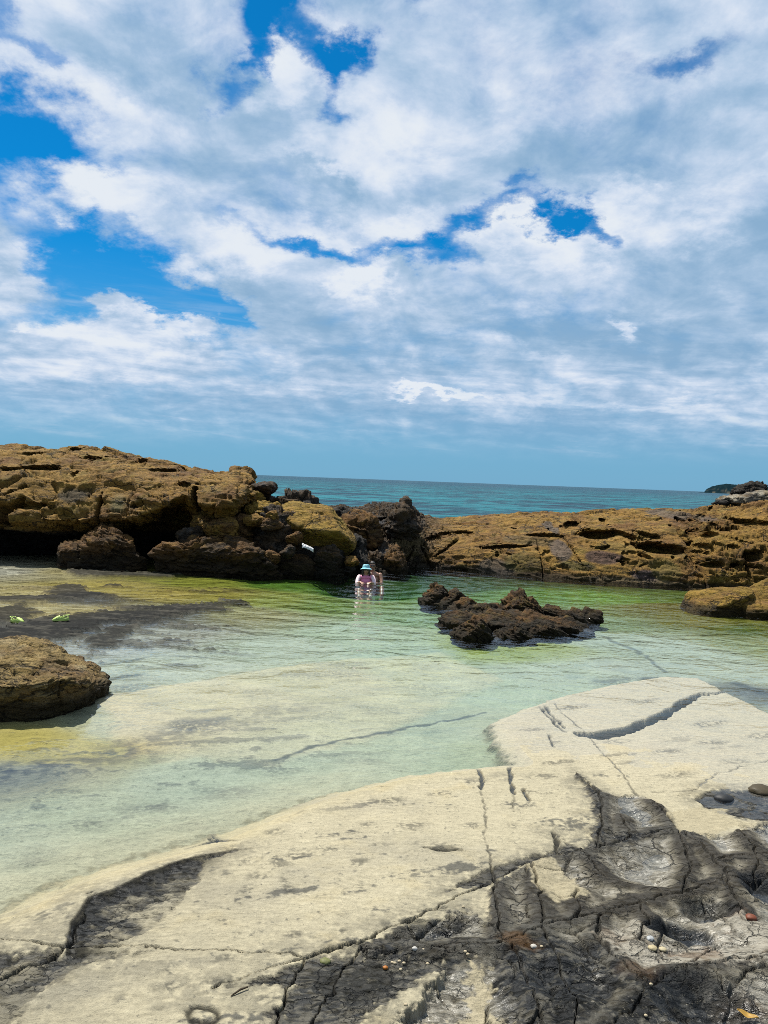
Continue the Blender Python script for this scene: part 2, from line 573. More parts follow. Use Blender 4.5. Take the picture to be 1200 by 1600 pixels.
def mat_rock(name):
    m = bpy.data.materials.new(name)
    m.use_nodes = True
    t = NT(m.node_tree)
    t.n.clear()
    at = t.node('ShaderNodeAttribute', attribute_name='alb')
    pos = t.node('ShaderNodeTexCoord').outputs['Object']
    flat = t.vmath('MULTIPLY', t.vmath('ADD', pos, t.vmath('SCALE', t.noise(pos, 1.4, 3, 0.5, col=True), scale=0.25)), (0.75, 0.75, 2.6))
    n0 = t.noise(flat, 5.0, 10, 0.68, dist=0.3)
    n1 = t.noise(flat, 21.0, 8, 0.70)
    grain = t.noise(pos, 95.0, 3, 0.6)
    def fract(scale, wid):
        v = t.node('ShaderNodeTexVoronoi', feature='DISTANCE_TO_EDGE')
        t.l.new(t.vmath('ADD', flat, t.vmath('SCALE', t.noise(pos, 4.0, 4, 0.6, col=True), scale=0.45)), v.inputs['Vector'])
        v.inputs['Scale'].default_value = scale
        return t.ramp(v.outputs['Distance'], 0.0, wid, 1.0, 0.0)
    crk = t.math('MULTIPLY', fract(0.9, 0.030), t.ramp(t.noise(pos, 0.9, 3, 0.5), 0.42, 0.56))
    crk = t.math('MAXIMUM', crk, t.math('MULTIPLY', fract(2.6, 0.045), t.ramp(t.noise(pos, 1.3, 3, 0.5), 0.50, 0.62, 0.0, 0.8)))
    # small dark pits and tufts of black lichen, pale grains of shell and salt
    pits = t.ramp(n1, 0.57, 0.66)
    pale = t.ramp(t.noise(pos, 33.0, 4, 0.7), 0.66, 0.76, 0.0, 0.55)
    k = t.math('ADD', t.math('MULTIPLY_ADD', t.math('SUBTRACT', n0, 0.5), 2.4, 1.0), t.math('ADD', t.math('MULTIPLY', t.math('SUBTRACT', n1, 0.5), 2.2), t.math('MULTIPLY', t.math('SUBTRACT', grain, 0.5), 1.0)))
    base = t.vmath('SCALE', at.outputs['Color'], scale=t.math('MAXIMUM', k, 0.12))
    base = t.mix(t.math('MULTIPLY', pits, 0.75), base, (0.009, 0.008, 0.006))
    base = t.mix(t.math('MULTIPLY', crk, 0.8), base, (0.008, 0.007, 0.005))
    base = t.mix(pale, base, t.vmath('SCALE', t.vmath('ADD', at.outputs['Color'], (0.02, 0.02, 0.02)), scale=1.6))
    b = t.node('ShaderNodeBump')
    b.inputs['Strength'].default_value = 1.0
    b.inputs['Distance'].default_value = 0.10
    hgt = t.math('ADD', n0, t.math('ADD', t.math('MULTIPLY', n1, 0.45), t.math('MULTIPLY', grain, 0.06)))
    t.l.new(t.math('SUBTRACT', hgt, t.math('ADD', t.math('MULTIPLY', pits, 0.25), t.math('MULTIPLY', crk, 0.5))), b.inputs['Height'])
    p = t.node('ShaderNodeBsdfPrincipled')
    t.l.new(base, p.inputs['Base Color'])
    t.l.new(b.outputs[0], p.inputs['Normal'])
    p.inputs['Roughness'].default_value = 0.85
    p.inputs['Specular IOR Level'].default_value = 0.2
    t.l.new(p.outputs[0], t.node('ShaderNodeOutputMaterial').inputs[0])
    return m


M_GROUND = mat_ground("reef_platform")
M_ROCK = mat_rock("coastal_sandstone")
M_LAND = mat_attr("headland_scrub", rough=1.0, bump=0.0, bscale=0.05, speck=0.1, spec=0.0)
M_STONE = mat_attr("small_stone", rough=0.6, bump=0.001, bscale=120.0, speck=0.15, spec=0.3)

# ------------------------------------------------------------------ sea
m = bpy.data.materials.new("sea_water")
m.use_nodes = True
t = NT(m.node_tree)
t.n.clear()
gp = t.node('ShaderNodeNewGeometry').outputs['Position']
ws = t.vmath('MULTIPLY', gp, (0.30, 0.30, 0.0))
h1 = t.noise(ws, 1.0, 6, 0.62)
h2 = t.noise(t.vmath('MULTIPLY', gp, (0.05, 0.06, 0.0)), 1.0, 6, 0.6)
big = t.noise(t.vmath('MULTIPLY', gp, (0.004, 0.02, 0.0)), 1.0, 4, 0.6)
bm_ = t.node('ShaderNodeBump')
bm_.inputs['Strength'].default_value = 1.0
bm_.inputs['Distance'].default_value = 1.1
t.l.new(t.math('ADD', h1, t.math('MULTIPLY', h2, 3.0)), bm_.inputs['Height'])
p = t.node('ShaderNodeBsdfPrincipled')
crest = t.ramp(t.math('ADD', t.math('MULTIPLY', h1, 0.55), t.math('MULTIPLY', h2, 0.45)), 0.43, 0.57)
dist = t.ramp(t.vmath('LENGTH', gp), 60, 900)
c1 = t.mix(crest, (0.0003, 0.010, 0.018), (0.008, 0.122, 0.142))
c2 = t.mix(crest, (0.0005, 0.013, 0.028), (0.0035, 0.050, 0.068))
cc = t.mix(dist, c1, c2)
cc = t.mix(t.ramp(big, 0.4, 0.65, 0.0, 0.35), cc, (0.0008, 0.016, 0.028))
t.l.new(cc, p.inputs['Base Color'])
p.inputs['Roughness'].default_value = 0.25
p.inputs['IOR'].default_value = 1.33
p.inputs['Specular IOR Level'].default_value = 0.035
t.l.new(bm_.outputs[0], p.inputs['Normal'])
t.l.new(p.outputs[0], t.node('ShaderNodeOutputMaterial').inputs[0])
SEA_Z = -0.55
ys = np.concatenate([[24], np.geomspace(26, 40000, 90)])
us = np.linspace(-1, 1, 41)
V = np.array([[u * (60 + y * 1.6), y, SEA_Z] for y in ys for u in us])
tag(mesh_np("sea", V, grid_faces(len(ys), len(us))[:, ::-1], m), "teal open sea reaching to the horizon", None, None, "structure")

# ------------------------------------------------------------------ pool water: a closed slab of faintly absorbing water
WC = at_z(590, 914)
m = bpy.data.materials.new("pool_water")
m.use_nodes = True
t = NT(m.node_tree)
t.n.clear()
gp = t.node('ShaderNodeNewGeometry').outputs['Position']
gx, gy, gz = t.sep(gp)
rd = t.vmath('LENGTH', t.vmath('SUBTRACT', gp, (float(WC[0]), float(WC[1]), 0.0)))
wobr = t.noise(gp, 0.9, 2, 0.5)
ring = t.math('SINE', t.math('ADD', t.math('MULTIPLY', rd, 2 * math.pi / 0.55), t.math('MULTIPLY', wobr, 5.0)))
ring = t.math('MULTIPLY', ring, t.ramp(rd, 0.4, 6.5, 1.0, 0.0, smooth=False))
rip = t.noise(t.vmath('MULTIPLY', gp, (1.5, 2.3, 1.0)), 1.0, 4, 0.55, dist=0.5)
rip2 = t.noise(t.vmath('MULTIPLY', gp, (4.0, 6.0, 1.0)), 1.0, 3, 0.5)
far = t.ramp(gy, 4.5, 13.0, 0.10, 1.0)
hgt = t.math('ADD', t.math('MULTIPLY', rip, 0.9), t.math('ADD', t.math('MULTIPLY', rip2, 0.09), t.math('MULTIPLY', ring, 0.13)))
hgt = t.math('MULTIPLY', hgt, far)
b = t.node('ShaderNodeBump')
b.inputs['Strength'].default_value = 1.0
b.inputs['Distance'].default_value = 0.09
t.l.new(hgt, b.inputs['Height'])
fr = t.node('ShaderNodeFresnel')
fr.inputs['IOR'].default_value = 1.33
t.l.new(b.outputs[0], fr.inputs['Normal'])
gl = t.node('ShaderNodeBsdfGlossy')
gl.inputs['Roughness'].default_value = 0.045
t.l.new(b.outputs[0], gl.inputs['Normal'])
tr = t.node('ShaderNodeBsdfTransparent')
mx = t.node('ShaderNodeMixShader')
# seen from below or at the slab's sides the surface only lets light through
geo = t.node('ShaderNodeNewGeometry')
t.l.new(t.math('MULTIPLY', fr.outputs[0], t.math('SUBTRACT', 1.0, geo.outputs['Backfacing'])), mx.inputs[0])
t.l.new(tr.outputs[0], mx.inputs[1])
t.l.new(gl.outputs[0], mx.inputs[2])
va = t.node('ShaderNodeVolumeAbsorption')
va.inputs['Color'].default_value = (0.06, 0.79, 0.86, 1)
va.inputs['Density'].default_value = 0.27
out = t.node('ShaderNodeOutputMaterial')
t.l.new(mx.outputs[0], out.inputs['Surface'])
t.l.new(va.outputs[0], out.inputs['Volume'])
bm = bmesh.new()
pts = [(-13, 0.6), (13, 0.6), (17, 19.0), (12, 20.3), (2, 21.3), (-3, 20.6), (-22, 20.0)]
vt = [bm.verts.new((x, y, 0.0)) for x, y in pts]
vb = [bm.verts.new((x, y, -3.4)) for x, y in pts]
bm.faces.new(vt)
bm.faces.new(vb[::-1])
for i in range(len(pts)):
    j = (i + 1) % len(pts)
    bm.faces.new((vt[j], vt[i], vb[i], vb[j]))
bmesh.ops.recalc_face_normals(bm, faces=bm.faces)
tag(from_bm("pool_water", bm, m, smooth=False), "clear still tidal pool water with ripples", None, None, "structure")


# ------------------------------------------------------------------ ground: rock platform and pool bed in one sheet
def seg_dist(P, poly, closed=False):
    poly = np.asarray(poly, np.float32)[:, :2]
    n = len(poly)
    best = np.full(len(P), 1e9, np.float32)
    for i in range(n if closed else n - 1):
        a, b_ = poly[i], poly[(i + 1) % n]
        ab = b_ - a
        tt = np.clip(((P - a) @ ab) / max(float(ab @ ab), 1e-9), 0, 1)
        d = P - (a + tt[:, None] * ab)
        best = np.minimum(best, d[:, 0] ** 2 + d[:, 1] ** 2)
    return np.sqrt(best)


def inside(P, poly):
    poly = np.asarray(poly, np.float32)[:, :2]
    c = np.zeros(len(P), bool)
    n = len(poly)
    for i in range(n):
        x1, y1 = poly[i]
        x2, y2 = poly[(i + 1) % n]
        if y1 == y2:
            continue
        cond = (y1 > P[:, 1]) != (y2 > P[:, 1])
        c ^= cond & (P[:, 0] < (x2 - x1) * (P[:, 1] - y1) / (y2 - y1) + x1)
    return c


PZ_R = [2.5, 3.2, 4.2, 5.5, 6.5, 7.6, 9.5, 12]
PZ_Z = [0.17, 0.12, 0.07, 0.02, 0.005, -0.012, -0.03, -0.03]


def at_g(px, py):
    """where a view ray meets the gently rising platform"""
    z = 0.0
    for _ in range(6):
        q = at_z(px, py, z)
        z = float(np.interp(math.hypot(q[0], q[1]), PZ_R, PZ_Z))
    return at_z(px, py, z)


def pp(lst, z=None):
    return np.array([at_g(x, y)[:2] for x, y in lst], np.float32)


def sdf(P, lst, z=None):
    poly = pp(lst, z)
    d = seg_dist(P, poly, True)
    return np.where(inside(P, poly), d, -d)


th = np.concatenate([np.linspace(-76, -34, 60)[:-1], np.linspace(-34, 34, 940), np.linspace(34, 76, 60)[1:]]) * math.pi / 180
rr = np.concatenate([np.geomspace(1.7, 2.5, 24)[:-1], np.geomspace(2.5, 8.0, 640)[:-1], np.geomspace(8.0, 24.0, 330), np.geomspace(24.6, 34, 10)])
TH, RR = np.meshgrid(th, rr, indexing='ij')
G = np.stack([np.sin(TH).ravel() * RR.ravel(), np.cos(TH).ravel() * RR.ravel()], -1).astype(np.float32)
r_ = RR.ravel().astype(np.float32)
th_ = TH.ravel().astype(np.float32)
# wandering of every drawn outline, in metres, growing slowly with scale
wx_ = fbm(G * 1.6, 5, 3) * 0.10
wy_ = fbm(G * 1.6 + 40, 5, 9) * 0.10
fw = np.clip(r_ / 6.0, 0.45, 2.0)
Gw = G + np.stack([wx_, wy_], -1) * fw[:, None] * 0.8
fine = fbm(G * 9.0, 5, 21)
fine2 = fbm(G * 30.0, 4, 23)
mid = fbm(G * 2.6, 5, 31)
# streaks run along the bedding, which trends to the upper right in plan
a_ = R(20)
Gs = np.stack([G[:, 0] * math.cos(a_) + G[:, 1] * math.sin(a_), -G[:, 0] * math.sin(a_) + G[:, 1] * math.cos(a_)], -1)
streak = fbm(Gs * np.array([2.2, 7.0], np.float32), 5, 41)
streak2 = fbm(Gs * np.array([1.2, 4.5], np.float32), 6, 47, gain=0.6)
wisp = fbm(Gs * np.array([9.0, 26.0], np.float32) + 0.5 * mid[:, None], 4, 53, ridged=True)

PLAT = [(-900, 1640), (-300, 1480), (0, 1395), (150, 1335), (330, 1290), (480, 1237), (620, 1203), (740, 1190), (803, 1186), (776, 1150),
        (768, 1124), (870, 1087), (960, 1068), (1030, 1056), (1090, 1058), (1140, 1082), (1200, 1112), (1330, 1180), (1800, 1300),
        (2600, 2200), (600, 2600), (-2600, 2600)]
sdP = sdf(Gw * 0.35 + G * 0.65, PLAT)

# bed control points: px, py, depth, r, g, b
CREAM = (0.525, 0.475, 0.335)
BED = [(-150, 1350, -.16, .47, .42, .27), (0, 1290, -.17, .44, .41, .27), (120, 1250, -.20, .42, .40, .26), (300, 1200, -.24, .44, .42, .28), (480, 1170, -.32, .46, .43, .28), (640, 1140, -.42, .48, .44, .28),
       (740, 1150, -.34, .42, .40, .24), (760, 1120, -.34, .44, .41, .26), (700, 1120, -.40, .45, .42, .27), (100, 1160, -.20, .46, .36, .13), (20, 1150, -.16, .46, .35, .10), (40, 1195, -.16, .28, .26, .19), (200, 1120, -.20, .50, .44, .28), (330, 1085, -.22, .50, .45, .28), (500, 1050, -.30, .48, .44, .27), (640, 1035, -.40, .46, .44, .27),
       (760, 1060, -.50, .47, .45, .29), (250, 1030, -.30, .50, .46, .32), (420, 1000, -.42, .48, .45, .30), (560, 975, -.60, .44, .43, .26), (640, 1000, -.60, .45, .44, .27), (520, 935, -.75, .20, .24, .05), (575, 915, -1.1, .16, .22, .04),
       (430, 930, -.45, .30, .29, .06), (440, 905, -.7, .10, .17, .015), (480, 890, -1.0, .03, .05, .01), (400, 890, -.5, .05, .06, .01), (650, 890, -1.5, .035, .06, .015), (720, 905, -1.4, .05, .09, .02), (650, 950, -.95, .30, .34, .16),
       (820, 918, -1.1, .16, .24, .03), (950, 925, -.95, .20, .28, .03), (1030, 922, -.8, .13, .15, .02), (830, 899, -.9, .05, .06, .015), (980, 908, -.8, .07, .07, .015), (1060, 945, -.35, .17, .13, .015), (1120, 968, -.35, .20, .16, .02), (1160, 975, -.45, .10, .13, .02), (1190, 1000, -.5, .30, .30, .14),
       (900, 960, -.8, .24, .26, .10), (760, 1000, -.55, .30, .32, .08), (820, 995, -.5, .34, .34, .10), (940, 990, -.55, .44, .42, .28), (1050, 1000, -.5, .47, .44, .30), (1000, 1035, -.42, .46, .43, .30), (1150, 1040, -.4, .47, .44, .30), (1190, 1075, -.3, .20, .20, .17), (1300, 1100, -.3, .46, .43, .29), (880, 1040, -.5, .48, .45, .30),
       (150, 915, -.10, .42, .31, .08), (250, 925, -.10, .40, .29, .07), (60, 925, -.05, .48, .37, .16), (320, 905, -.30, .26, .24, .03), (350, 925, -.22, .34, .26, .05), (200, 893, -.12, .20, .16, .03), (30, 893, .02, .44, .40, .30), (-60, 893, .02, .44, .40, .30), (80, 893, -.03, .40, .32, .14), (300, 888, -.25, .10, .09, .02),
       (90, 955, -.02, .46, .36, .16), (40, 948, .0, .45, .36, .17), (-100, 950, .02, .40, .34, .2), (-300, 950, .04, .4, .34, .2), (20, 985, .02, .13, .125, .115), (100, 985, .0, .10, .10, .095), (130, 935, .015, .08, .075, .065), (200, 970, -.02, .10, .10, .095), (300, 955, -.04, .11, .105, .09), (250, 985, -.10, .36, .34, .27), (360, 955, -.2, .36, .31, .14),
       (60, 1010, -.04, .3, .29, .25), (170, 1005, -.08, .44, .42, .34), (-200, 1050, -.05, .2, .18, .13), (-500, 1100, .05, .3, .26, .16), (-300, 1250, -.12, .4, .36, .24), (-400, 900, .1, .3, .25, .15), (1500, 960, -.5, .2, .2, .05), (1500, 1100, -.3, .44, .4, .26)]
wsum = np.zeros(len(G), np.float32)
dep = np.zeros(len(G), np.float32)
bcol = np.zeros((len(G), 3), np.float32)
lr = np.log(r_)
for px, py, d_, c0, c1_, c2_ in BED:
    q = at_z(px, py)
    qt, ql = math.atan2(q[0], q[1]), math.log(math.hypot(q[0], q[1]))
    dd = ((th_ + 0.10 * wx_ - qt) * 1.25) ** 2 + ((lr + 0.12 * wy_ - ql) * 1.5) ** 2
    ww = 1.0 / (dd + 0.0011) ** 2.2
    wsum += ww
    dep += ww * d_
    bcol += ww[:, None] * np.array((c0, c1_, c2_), np.float32)
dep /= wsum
bcol /= wsum[:, None]

# shelf edge under water: a shallower slab on the near side of a line across the pool
SHELF = [(150, 1082), (300, 1058), (420, 1038), (560, 1018), (690, 1008), (780, 1050), (600, 1130), (420, 1170), (200, 1165)]
sdS = sdf(Gw, SHELF)
gz_a = np.arctan(CAM_H / r_)
cr_a = np.cos(gz_a) / 1.33
lift = np.tan(gz_a) / (np.sqrt(1 - cr_a ** 2) / cr_a)     # how far refraction lifts the bed for an eye at standing height
dep = (dep * 1.05 + 0.08 * sstep(-0.1, 0.12, sdS) - 0.04) * lift
near_e = sstep(-0.9, 0.0, sdP) * sstep(0.12, -0.12, th_)
dep *= 1 - 0.45 * near_e
# a deeper hollow where the bathers sit
qb = at_z(578, 908)[:2]
hol = sstep(1.7, 0.7, np.hypot((G[:, 0] - qb[0]) * 1.15, G[:, 1] - qb[1]))
dep = dep * (1 - hol) - 0.47 * hol

# platform height
zp = np.interp(r_, PZ_R, PZ_Z).astype(np.float32)
zp += 0.012 * mid + 0.004 * fine
zp = np.minimum(zp, -0.045 + 0.30 * np.maximum(sdP, 0) + 0.01 * mid)
chip = 0.07 * fine + 0.05 * streak + 0.03 * fine2
k_in = sstep(-0.10, 0.03, sdP + chip)
bedz = dep + (0.035 * streak2 + 0.03 * mid + 0.012 * fine) * np.clip(lift * 1.6, 0.15, 1)
Z = bedz * (1 - k_in) + zp * k_in

# ---- bed texture
bedc = bcol * (1 + 0.16 * mid + 0.08 * streak + 0.10 * fine)[:, None]
speckz = sstep(0.12, 0.40, streak2 + 0.45 * fine + 0.25 * fine2) * sstep(0.0, -1.0, sdP - 0.0) * sstep(9.0, 6.5, r_)
bedc = lerp(bedc, np.array([0.10, 0.10, 0.085]), speckz * 0.6 * sstep(0.35, -0.2, th_))
sh_in = sstep(-0.10, 0.10, sdS + 0.12 * streak + 0.05 * fine)
bedc = bedc * lerp(np.array([0.92, 1.0, 1.04]), np.array([1.13, 1.10, 1.08]), sh_in)
for px, py, ra, rb, k_ in [(310, 1122, 60, 10, .5), (280, 1128, 30, 10, .4), (500, 1045, 90, 9, .4), (540, 1030, 60, 7, .4), (200, 1062, 40, 9, .5), (215, 1045, 35, 8, .4), (420, 1075, 60, 8, .3), (600, 1095, 60, 8, .3), (130, 1265, 60, 14, .45), (250, 1240, 60, 12, .4), (60, 1320, 50, 14, .4), (350, 1215, 50, 10, .4), (440, 1180, 40, 9, .35), (560, 1165, 50, 9, .3), (300, 1275, 50, 12, .3), (180, 1330, 40, 8, .3), (960, 1050, 50, 7, .5), (1030, 1050, 40, 8, .7), (1180, 1072, 40, 12, .7), (660, 1060, 60, 7, .3)]:
    q, qa, qb_ = at_z(px, py), at_z(px + ra, py), at_z(px, py - rb)
    dd = np.sqrt(((Gw[:, 0] - q[0]) / (qa[0] - q[0])) ** 2 + ((Gw[:, 1] - q[1]) / (qb_[1] - q[1])) ** 2)
    k = sstep(1.4, 0.3, dd + 0.8 * fine + 0.7 * streak + 0.4 * fine2) * sstep(-0.4, 0.1, fine + fine2)
    bedc = lerp(bedc, np.array([0.09, 0.095, 0.085]), k * k_)
sandk = sstep(0.36, 0.42, bcol[:, 1])
bedc = bedc * lerp(np.ones(3), np.array([0.95, 0.985, 1.05]), sandk)
near_left = sstep(0.12, -0.35, th_) * sstep(7.6, 6.0, r_)
F1, F2, wid = worley(G * 5.0 + np.stack([mid, streak], -1) * 0.7, 5)
bedc = lerp(bedc, np.array([0.10, 0.10, 0.085]), sstep(0.07, 0.0, F2 - F1) * 0.22 * near_left * sstep(-0.3, 0.3, mid + 0.2))
bedc = lerp(bedc, np.array([0.50, 0.45, 0.29]) * (1 + 0.12 * mid + 0.1 * fine)[:, None], near_e * 0.55)
# dark mottled weed band from the boulder's foot along the shelf
BAND = [(-80, 1215), (40, 1185), (110, 1178), (190, 1160), (300, 1130), (420, 1105), (540, 1085)]
dB = seg_dist(Gw, pp(BAND))
kb = sstep(0.42, 0.05, dB + 0.25 * (streak2 + 0.3)) * sstep(-0.45, 0.25, fine + streak)
bedc = lerp(bedc, np.array([0.05, 0.055, 0.065]), kb * np.interp(th_, [-0.5, -0.2, 0.0], [0.85, 0.45, 0.2]))
# left reef shelf streaks, dark rock at water level, one shadow streak painted in
rs = sstep(-0.35, -0.1, -th_ * 0 + (-0.16 - th_)) * 0
lshelf = sstep(-0.13, -0.22, th_) * sstep(9.3, 10.0, r_) * sstep(17.5, 15.5, r_)
st4 = fbm(np.stack([G[:, 0] * 1.3, G[:, 1] * 5.5], -1) + 8, 5, 67, gain=0.65)
st3 = fbm(np.stack([G[:, 0] * 0.55, G[:, 1] * 1.9], -1) + 3, 6, 61, gain=0.6)
dk = sstep(0.10, 0.35, st3 + 0.25 * fine) * lshelf * 0.8
for poly, amp in [([(70, 938), (85, 922), (105, 915), (130, 920), (146, 932), (120, 940)], .12), ([(-300, 975), (0, 955), (30, 949), (52, 956), (60, 966), (20, 975), (-200, 1000)], .15), ([(10, 985), (60, 975), (130, 961), (250, 954), (372, 938), (374, 948), (290, 962), (240, 972), (170, 976), (130, 1000), (60, 1010), (-100, 1015)], .25),
                  ([(-80, 935), (60, 934), (160, 929), (160, 934), (60, 942), (-80, 946)], .10), ([(140, 1000), (175, 985), (215, 978), (200, 994), (170, 1015), (140, 1022)], .12), ([(100, 893), (250, 897), (330, 893), (250, 903), (120, 902)], .10), ([(160, 918), (185, 914), (188, 919)], .05)]:
    dk = np.maximum(dk, sstep(-0.10, 0.06, sdf(G * 0.5 + Gw * 0.5, poly) + amp * 1.5 * (st3 * 1.6 + 1.4 * st4 + 0.5 * fine)))
lshelf = np.maximum(lshelf, dk)
Z += (0.065 * dk - 0.015) * lshelf + 0.02 * dk * fine
dkc = lerp(np.array([0.024, 0.024, 0.023]), np.array([0.085, 0.08, 0.066]), sstep(-0.05, 0.45, st4 + 0.4 * fine))
bedc = lerp(bedc, dkc, dk * 0.94)
Z += 0.02 * dk * st4
# underwater fissures
for pl, wd, k in [([(430, 1165), (520, 1140), (640, 1118), (755, 1098)], 0.035, 0.75), ([(160, 1085), (300, 1058), (420, 1038), (560, 1016), (690, 1005)], 0.05, 0.25),
                  ([(940, 985), (1000, 1010), (1040, 1040)], 0.06, 0.6), ([(1010, 1050), (1060, 1050)], 0.10, 0.7), ([(1150, 1060), (1200, 1078)], 0.14, 0.7), ([(930, 1052), (980, 1050)], 0.08, 0.4), ([(700, 1188), (722, 1188)], 0.06, 0.8),
                  ([(270, 1120), (350, 1115)], 0.10, 0.35), ([(170, 1030), (240, 1020), (330, 1018)], 0.05, 0.5), ([(160, 1055), (220, 1045)], 0.09, 0.6)]:
    d = seg_dist(Gw, pp(pl))
    bedc = lerp(bedc, np.array([0.06, 0.075, 0.08]), sstep(wd, wd * 0.2, d + 0.02 * fine) * k)

# ---- platform colour
cream = np.array(CREAM) * (1 + 0.10 * mid + 0.05 * fine)[:, None]
cream = lerp(cream, np.array([0.52, 0.43, 0.235]), sstep(0.1, 0.8, mid + 0.4 * streak) * 0.55)
cream = lerp(cream, np.array([0.50, 0.42, 0.20]), sstep(0.45, 0.0, sdP + 0.2 * mid) * sstep(0.35, -0.1, th_) * 0.4)
cream = lerp(cream, np.array([0.33, 0.31, 0.245]), sstep(0.0, 0.6, fbm(Gs * np.array([0.9, 1.6], np.float32) + 5, 5, 83) + 0.25 * fine) * 0.5)
cream = lerp(cream, np.array([0.55, 0.50, 0.365]), sstep(5.8, 7.5, r_) * 0.8)
spots = sstep(0.30, 0.46, streak2 + 0.30 * fine + 0.22 * fine2)
spots = np.maximum(spots, sstep(0.30, 0.50, fbm(Gs * np.array([3.5, 6.0], np.float32) + 9, 6, 71, gain=0.66) + 0.1 * fine2) * 0.8)
spots = np.maximum(spots, sstep(0.48, 0.56, fbm(G * 26.0, 3, 72)) * 0.7)
cream = lerp(cream, np.array([0.085, 0.088, 0.085]), spots * 0.78 * sstep(0.15, 0.5, sdP + 0.3 * mid) * sstep(9.5, 5.0, r_))
DARK = np.array([0.008, 0.009, 0.009])
BLUE = np.array([0.010, 0.014, 0.019])
GREY = np.array([0.050, 0.044, 0.033])


def paint(poly, amp, soft=0.05):
    d = sdf(Gw, poly)
    return sstep(-soft * 0.45, soft * 0.45, d + amp * (0.75 * fine + 0.8 * streak + 0.55 * fine2 + 0.3 * mid))


pc_ = cream
wet = np.zeros(len(G), np.float32)
Zadd = np.zeros(len(G), np.float32)
# right block of jointed rock
JREG = [(905, 1212), (940, 1240), (1010, 1243), (1045, 1268), (1065, 1298), (1120, 1305), (1200, 1288), (1500, 1270), (1700, 1900), (560, 1900), (620, 1600), (700, 1500), (560, 1488), (640, 1445),
        (730, 1418), (760, 1440), (772, 1385), (870, 1342), (928, 1318), (932, 1280)]
JOINTS = [[(-60, 1455), (50, 1466), (100, 1478), (240, 1476), (330, 1480), (420, 1486), (480, 1493), (530, 1485), (580, 1465), (660, 1424), (720, 1400), (770, 1380), (830, 1350), (870, 1338), (930, 1325), (990, 1308), (1040, 1300), (1062, 1296)],
          [(560, 1490), (640, 1484), (700, 1484), (770, 1480), (850, 1455), (930, 1430), (1000, 1405), (1060, 1398), (1140, 1382), (1230, 1368)],
          [(768, 1350), (778, 1392), (782, 1440), (786, 1478)], [(838, 1350), (850, 1400), (848, 1450)], [(905, 1330), (945, 1372), (1055, 1400)],
          [(1062, 1296), (1100, 1330), (1145, 1382)], [(970, 1280), (985, 1312)], [(1020, 1255), (1062, 1296)], [(905, 1212), (935, 1240), (940, 1290), (930, 1325)],
          [(1120, 1345), (1230, 1335)], [(985, 1405), (1010, 1440), (1000, 1475)], [(1062, 1398), (1080, 1360), (1062, 1296)], [(930, 1430), (940, 1475), (985, 1520)], [(1160, 1300), (1180, 1340), (1175, 1380)], [(900, 1440), (895, 1395)], [(1145, 1382), (1160, 1440), (1250, 1470)],
          [(800, 1480), (830, 1540), (870, 1640)], [(850, 1455), (880, 1520), (900, 1560), (905, 1640)], [(930, 1470), (985, 1520), (1010, 1540), (1080, 1520), (1230, 1490)], [(1010, 1540), (960, 1600), (930, 1660)],
          [(480, 1493), (460, 1540), (440, 1600), (430, 1660)], [(480, 1493), (400, 1518), (325, 1542)], [(560, 1490), (530, 1530), (490, 1600)], [(100, 1478), (60, 1500), (-40, 1535)], [(105, 1478), (115, 1450), (128, 1425)]]
HAIR = [[(745, 1196), (757, 1250), (760, 1300), (768, 1350)], [(796, 1193), (800, 1235), (803, 1270)], [(1020, 1236), (1080, 1235), (1125, 1208), (1240, 1178)], [(866, 1098), (930, 1162), (1000, 1242)],
        [(868, 1300), (880, 1322), (872, 1340)], [(815, 1236), (870, 1243)], [(640, 1424), (700, 1415)], [(660, 1505), (560, 1490)], [(700, 1420), (672, 1420)]]
dj = np.full(len(G), 9.0, np.float32)
Gj = G + np.stack([wx_, wy_], -1) * 0.55 + np.stack([fine, fbm(G * 9.0 + 50, 4, 27)], -1) * 0.030 + np.stack([fine2, fbm(G * 30.0 + 9, 3, 29)], -1) * 0.006
for pl in JOINTS:
    dj = np.minimum(dj, seg_dist(Gj, pp(pl)))
dh = np.full(len(G), 9.0, np.float32)
for pl in HAIR:
    dh = np.minimum(dh, seg_dist(Gj, pp(pl)))
kJ = paint(JREG, 0.06)
djn = dj + 0.045 * fine + 0.05 * mid
grey = GREY * (1 + 0.35 * mid + 0.35 * fine + 0.25 * fine2)[:, None]
grey = lerp(grey, np.array([0.014, 0.014, 0.013]), sstep(0.20, 0.5, mid + 0.5 * fine + 0.3 * streak) * 0.5)
tan_k = sstep(0.45, 0.75, th_) * 0
grey = lerp(grey, np.array([0.235, 0.212, 0.155]) * (1 + 0.4 * fine + 0.3 * fine2)[:, None], sstep(0.035, 0.105, djn) * 0.78)
grey = lerp(grey, np.array([0.36, 0.335, 0.27]), sstep(0.07, 0.16, djn) * sstep(0.45, 0.80, wisp + 0.45 * mid + 0.4 * fine + 0.3 * fine2))
grey = lerp(grey, np.array([0.36, 0.33, 0.25]), sstep(0.13, 0.25, djn) * sstep(0.0, 0.45, streak + 0.5 * mid + 0.4 * fine) * 0.45)
pc_ = lerp(pc_, grey, kJ)
wet = np.maximum(wet, kJ * np.clip(0.35 + sstep(0.07, 0.16, djn) * 0.65, 0, 1))
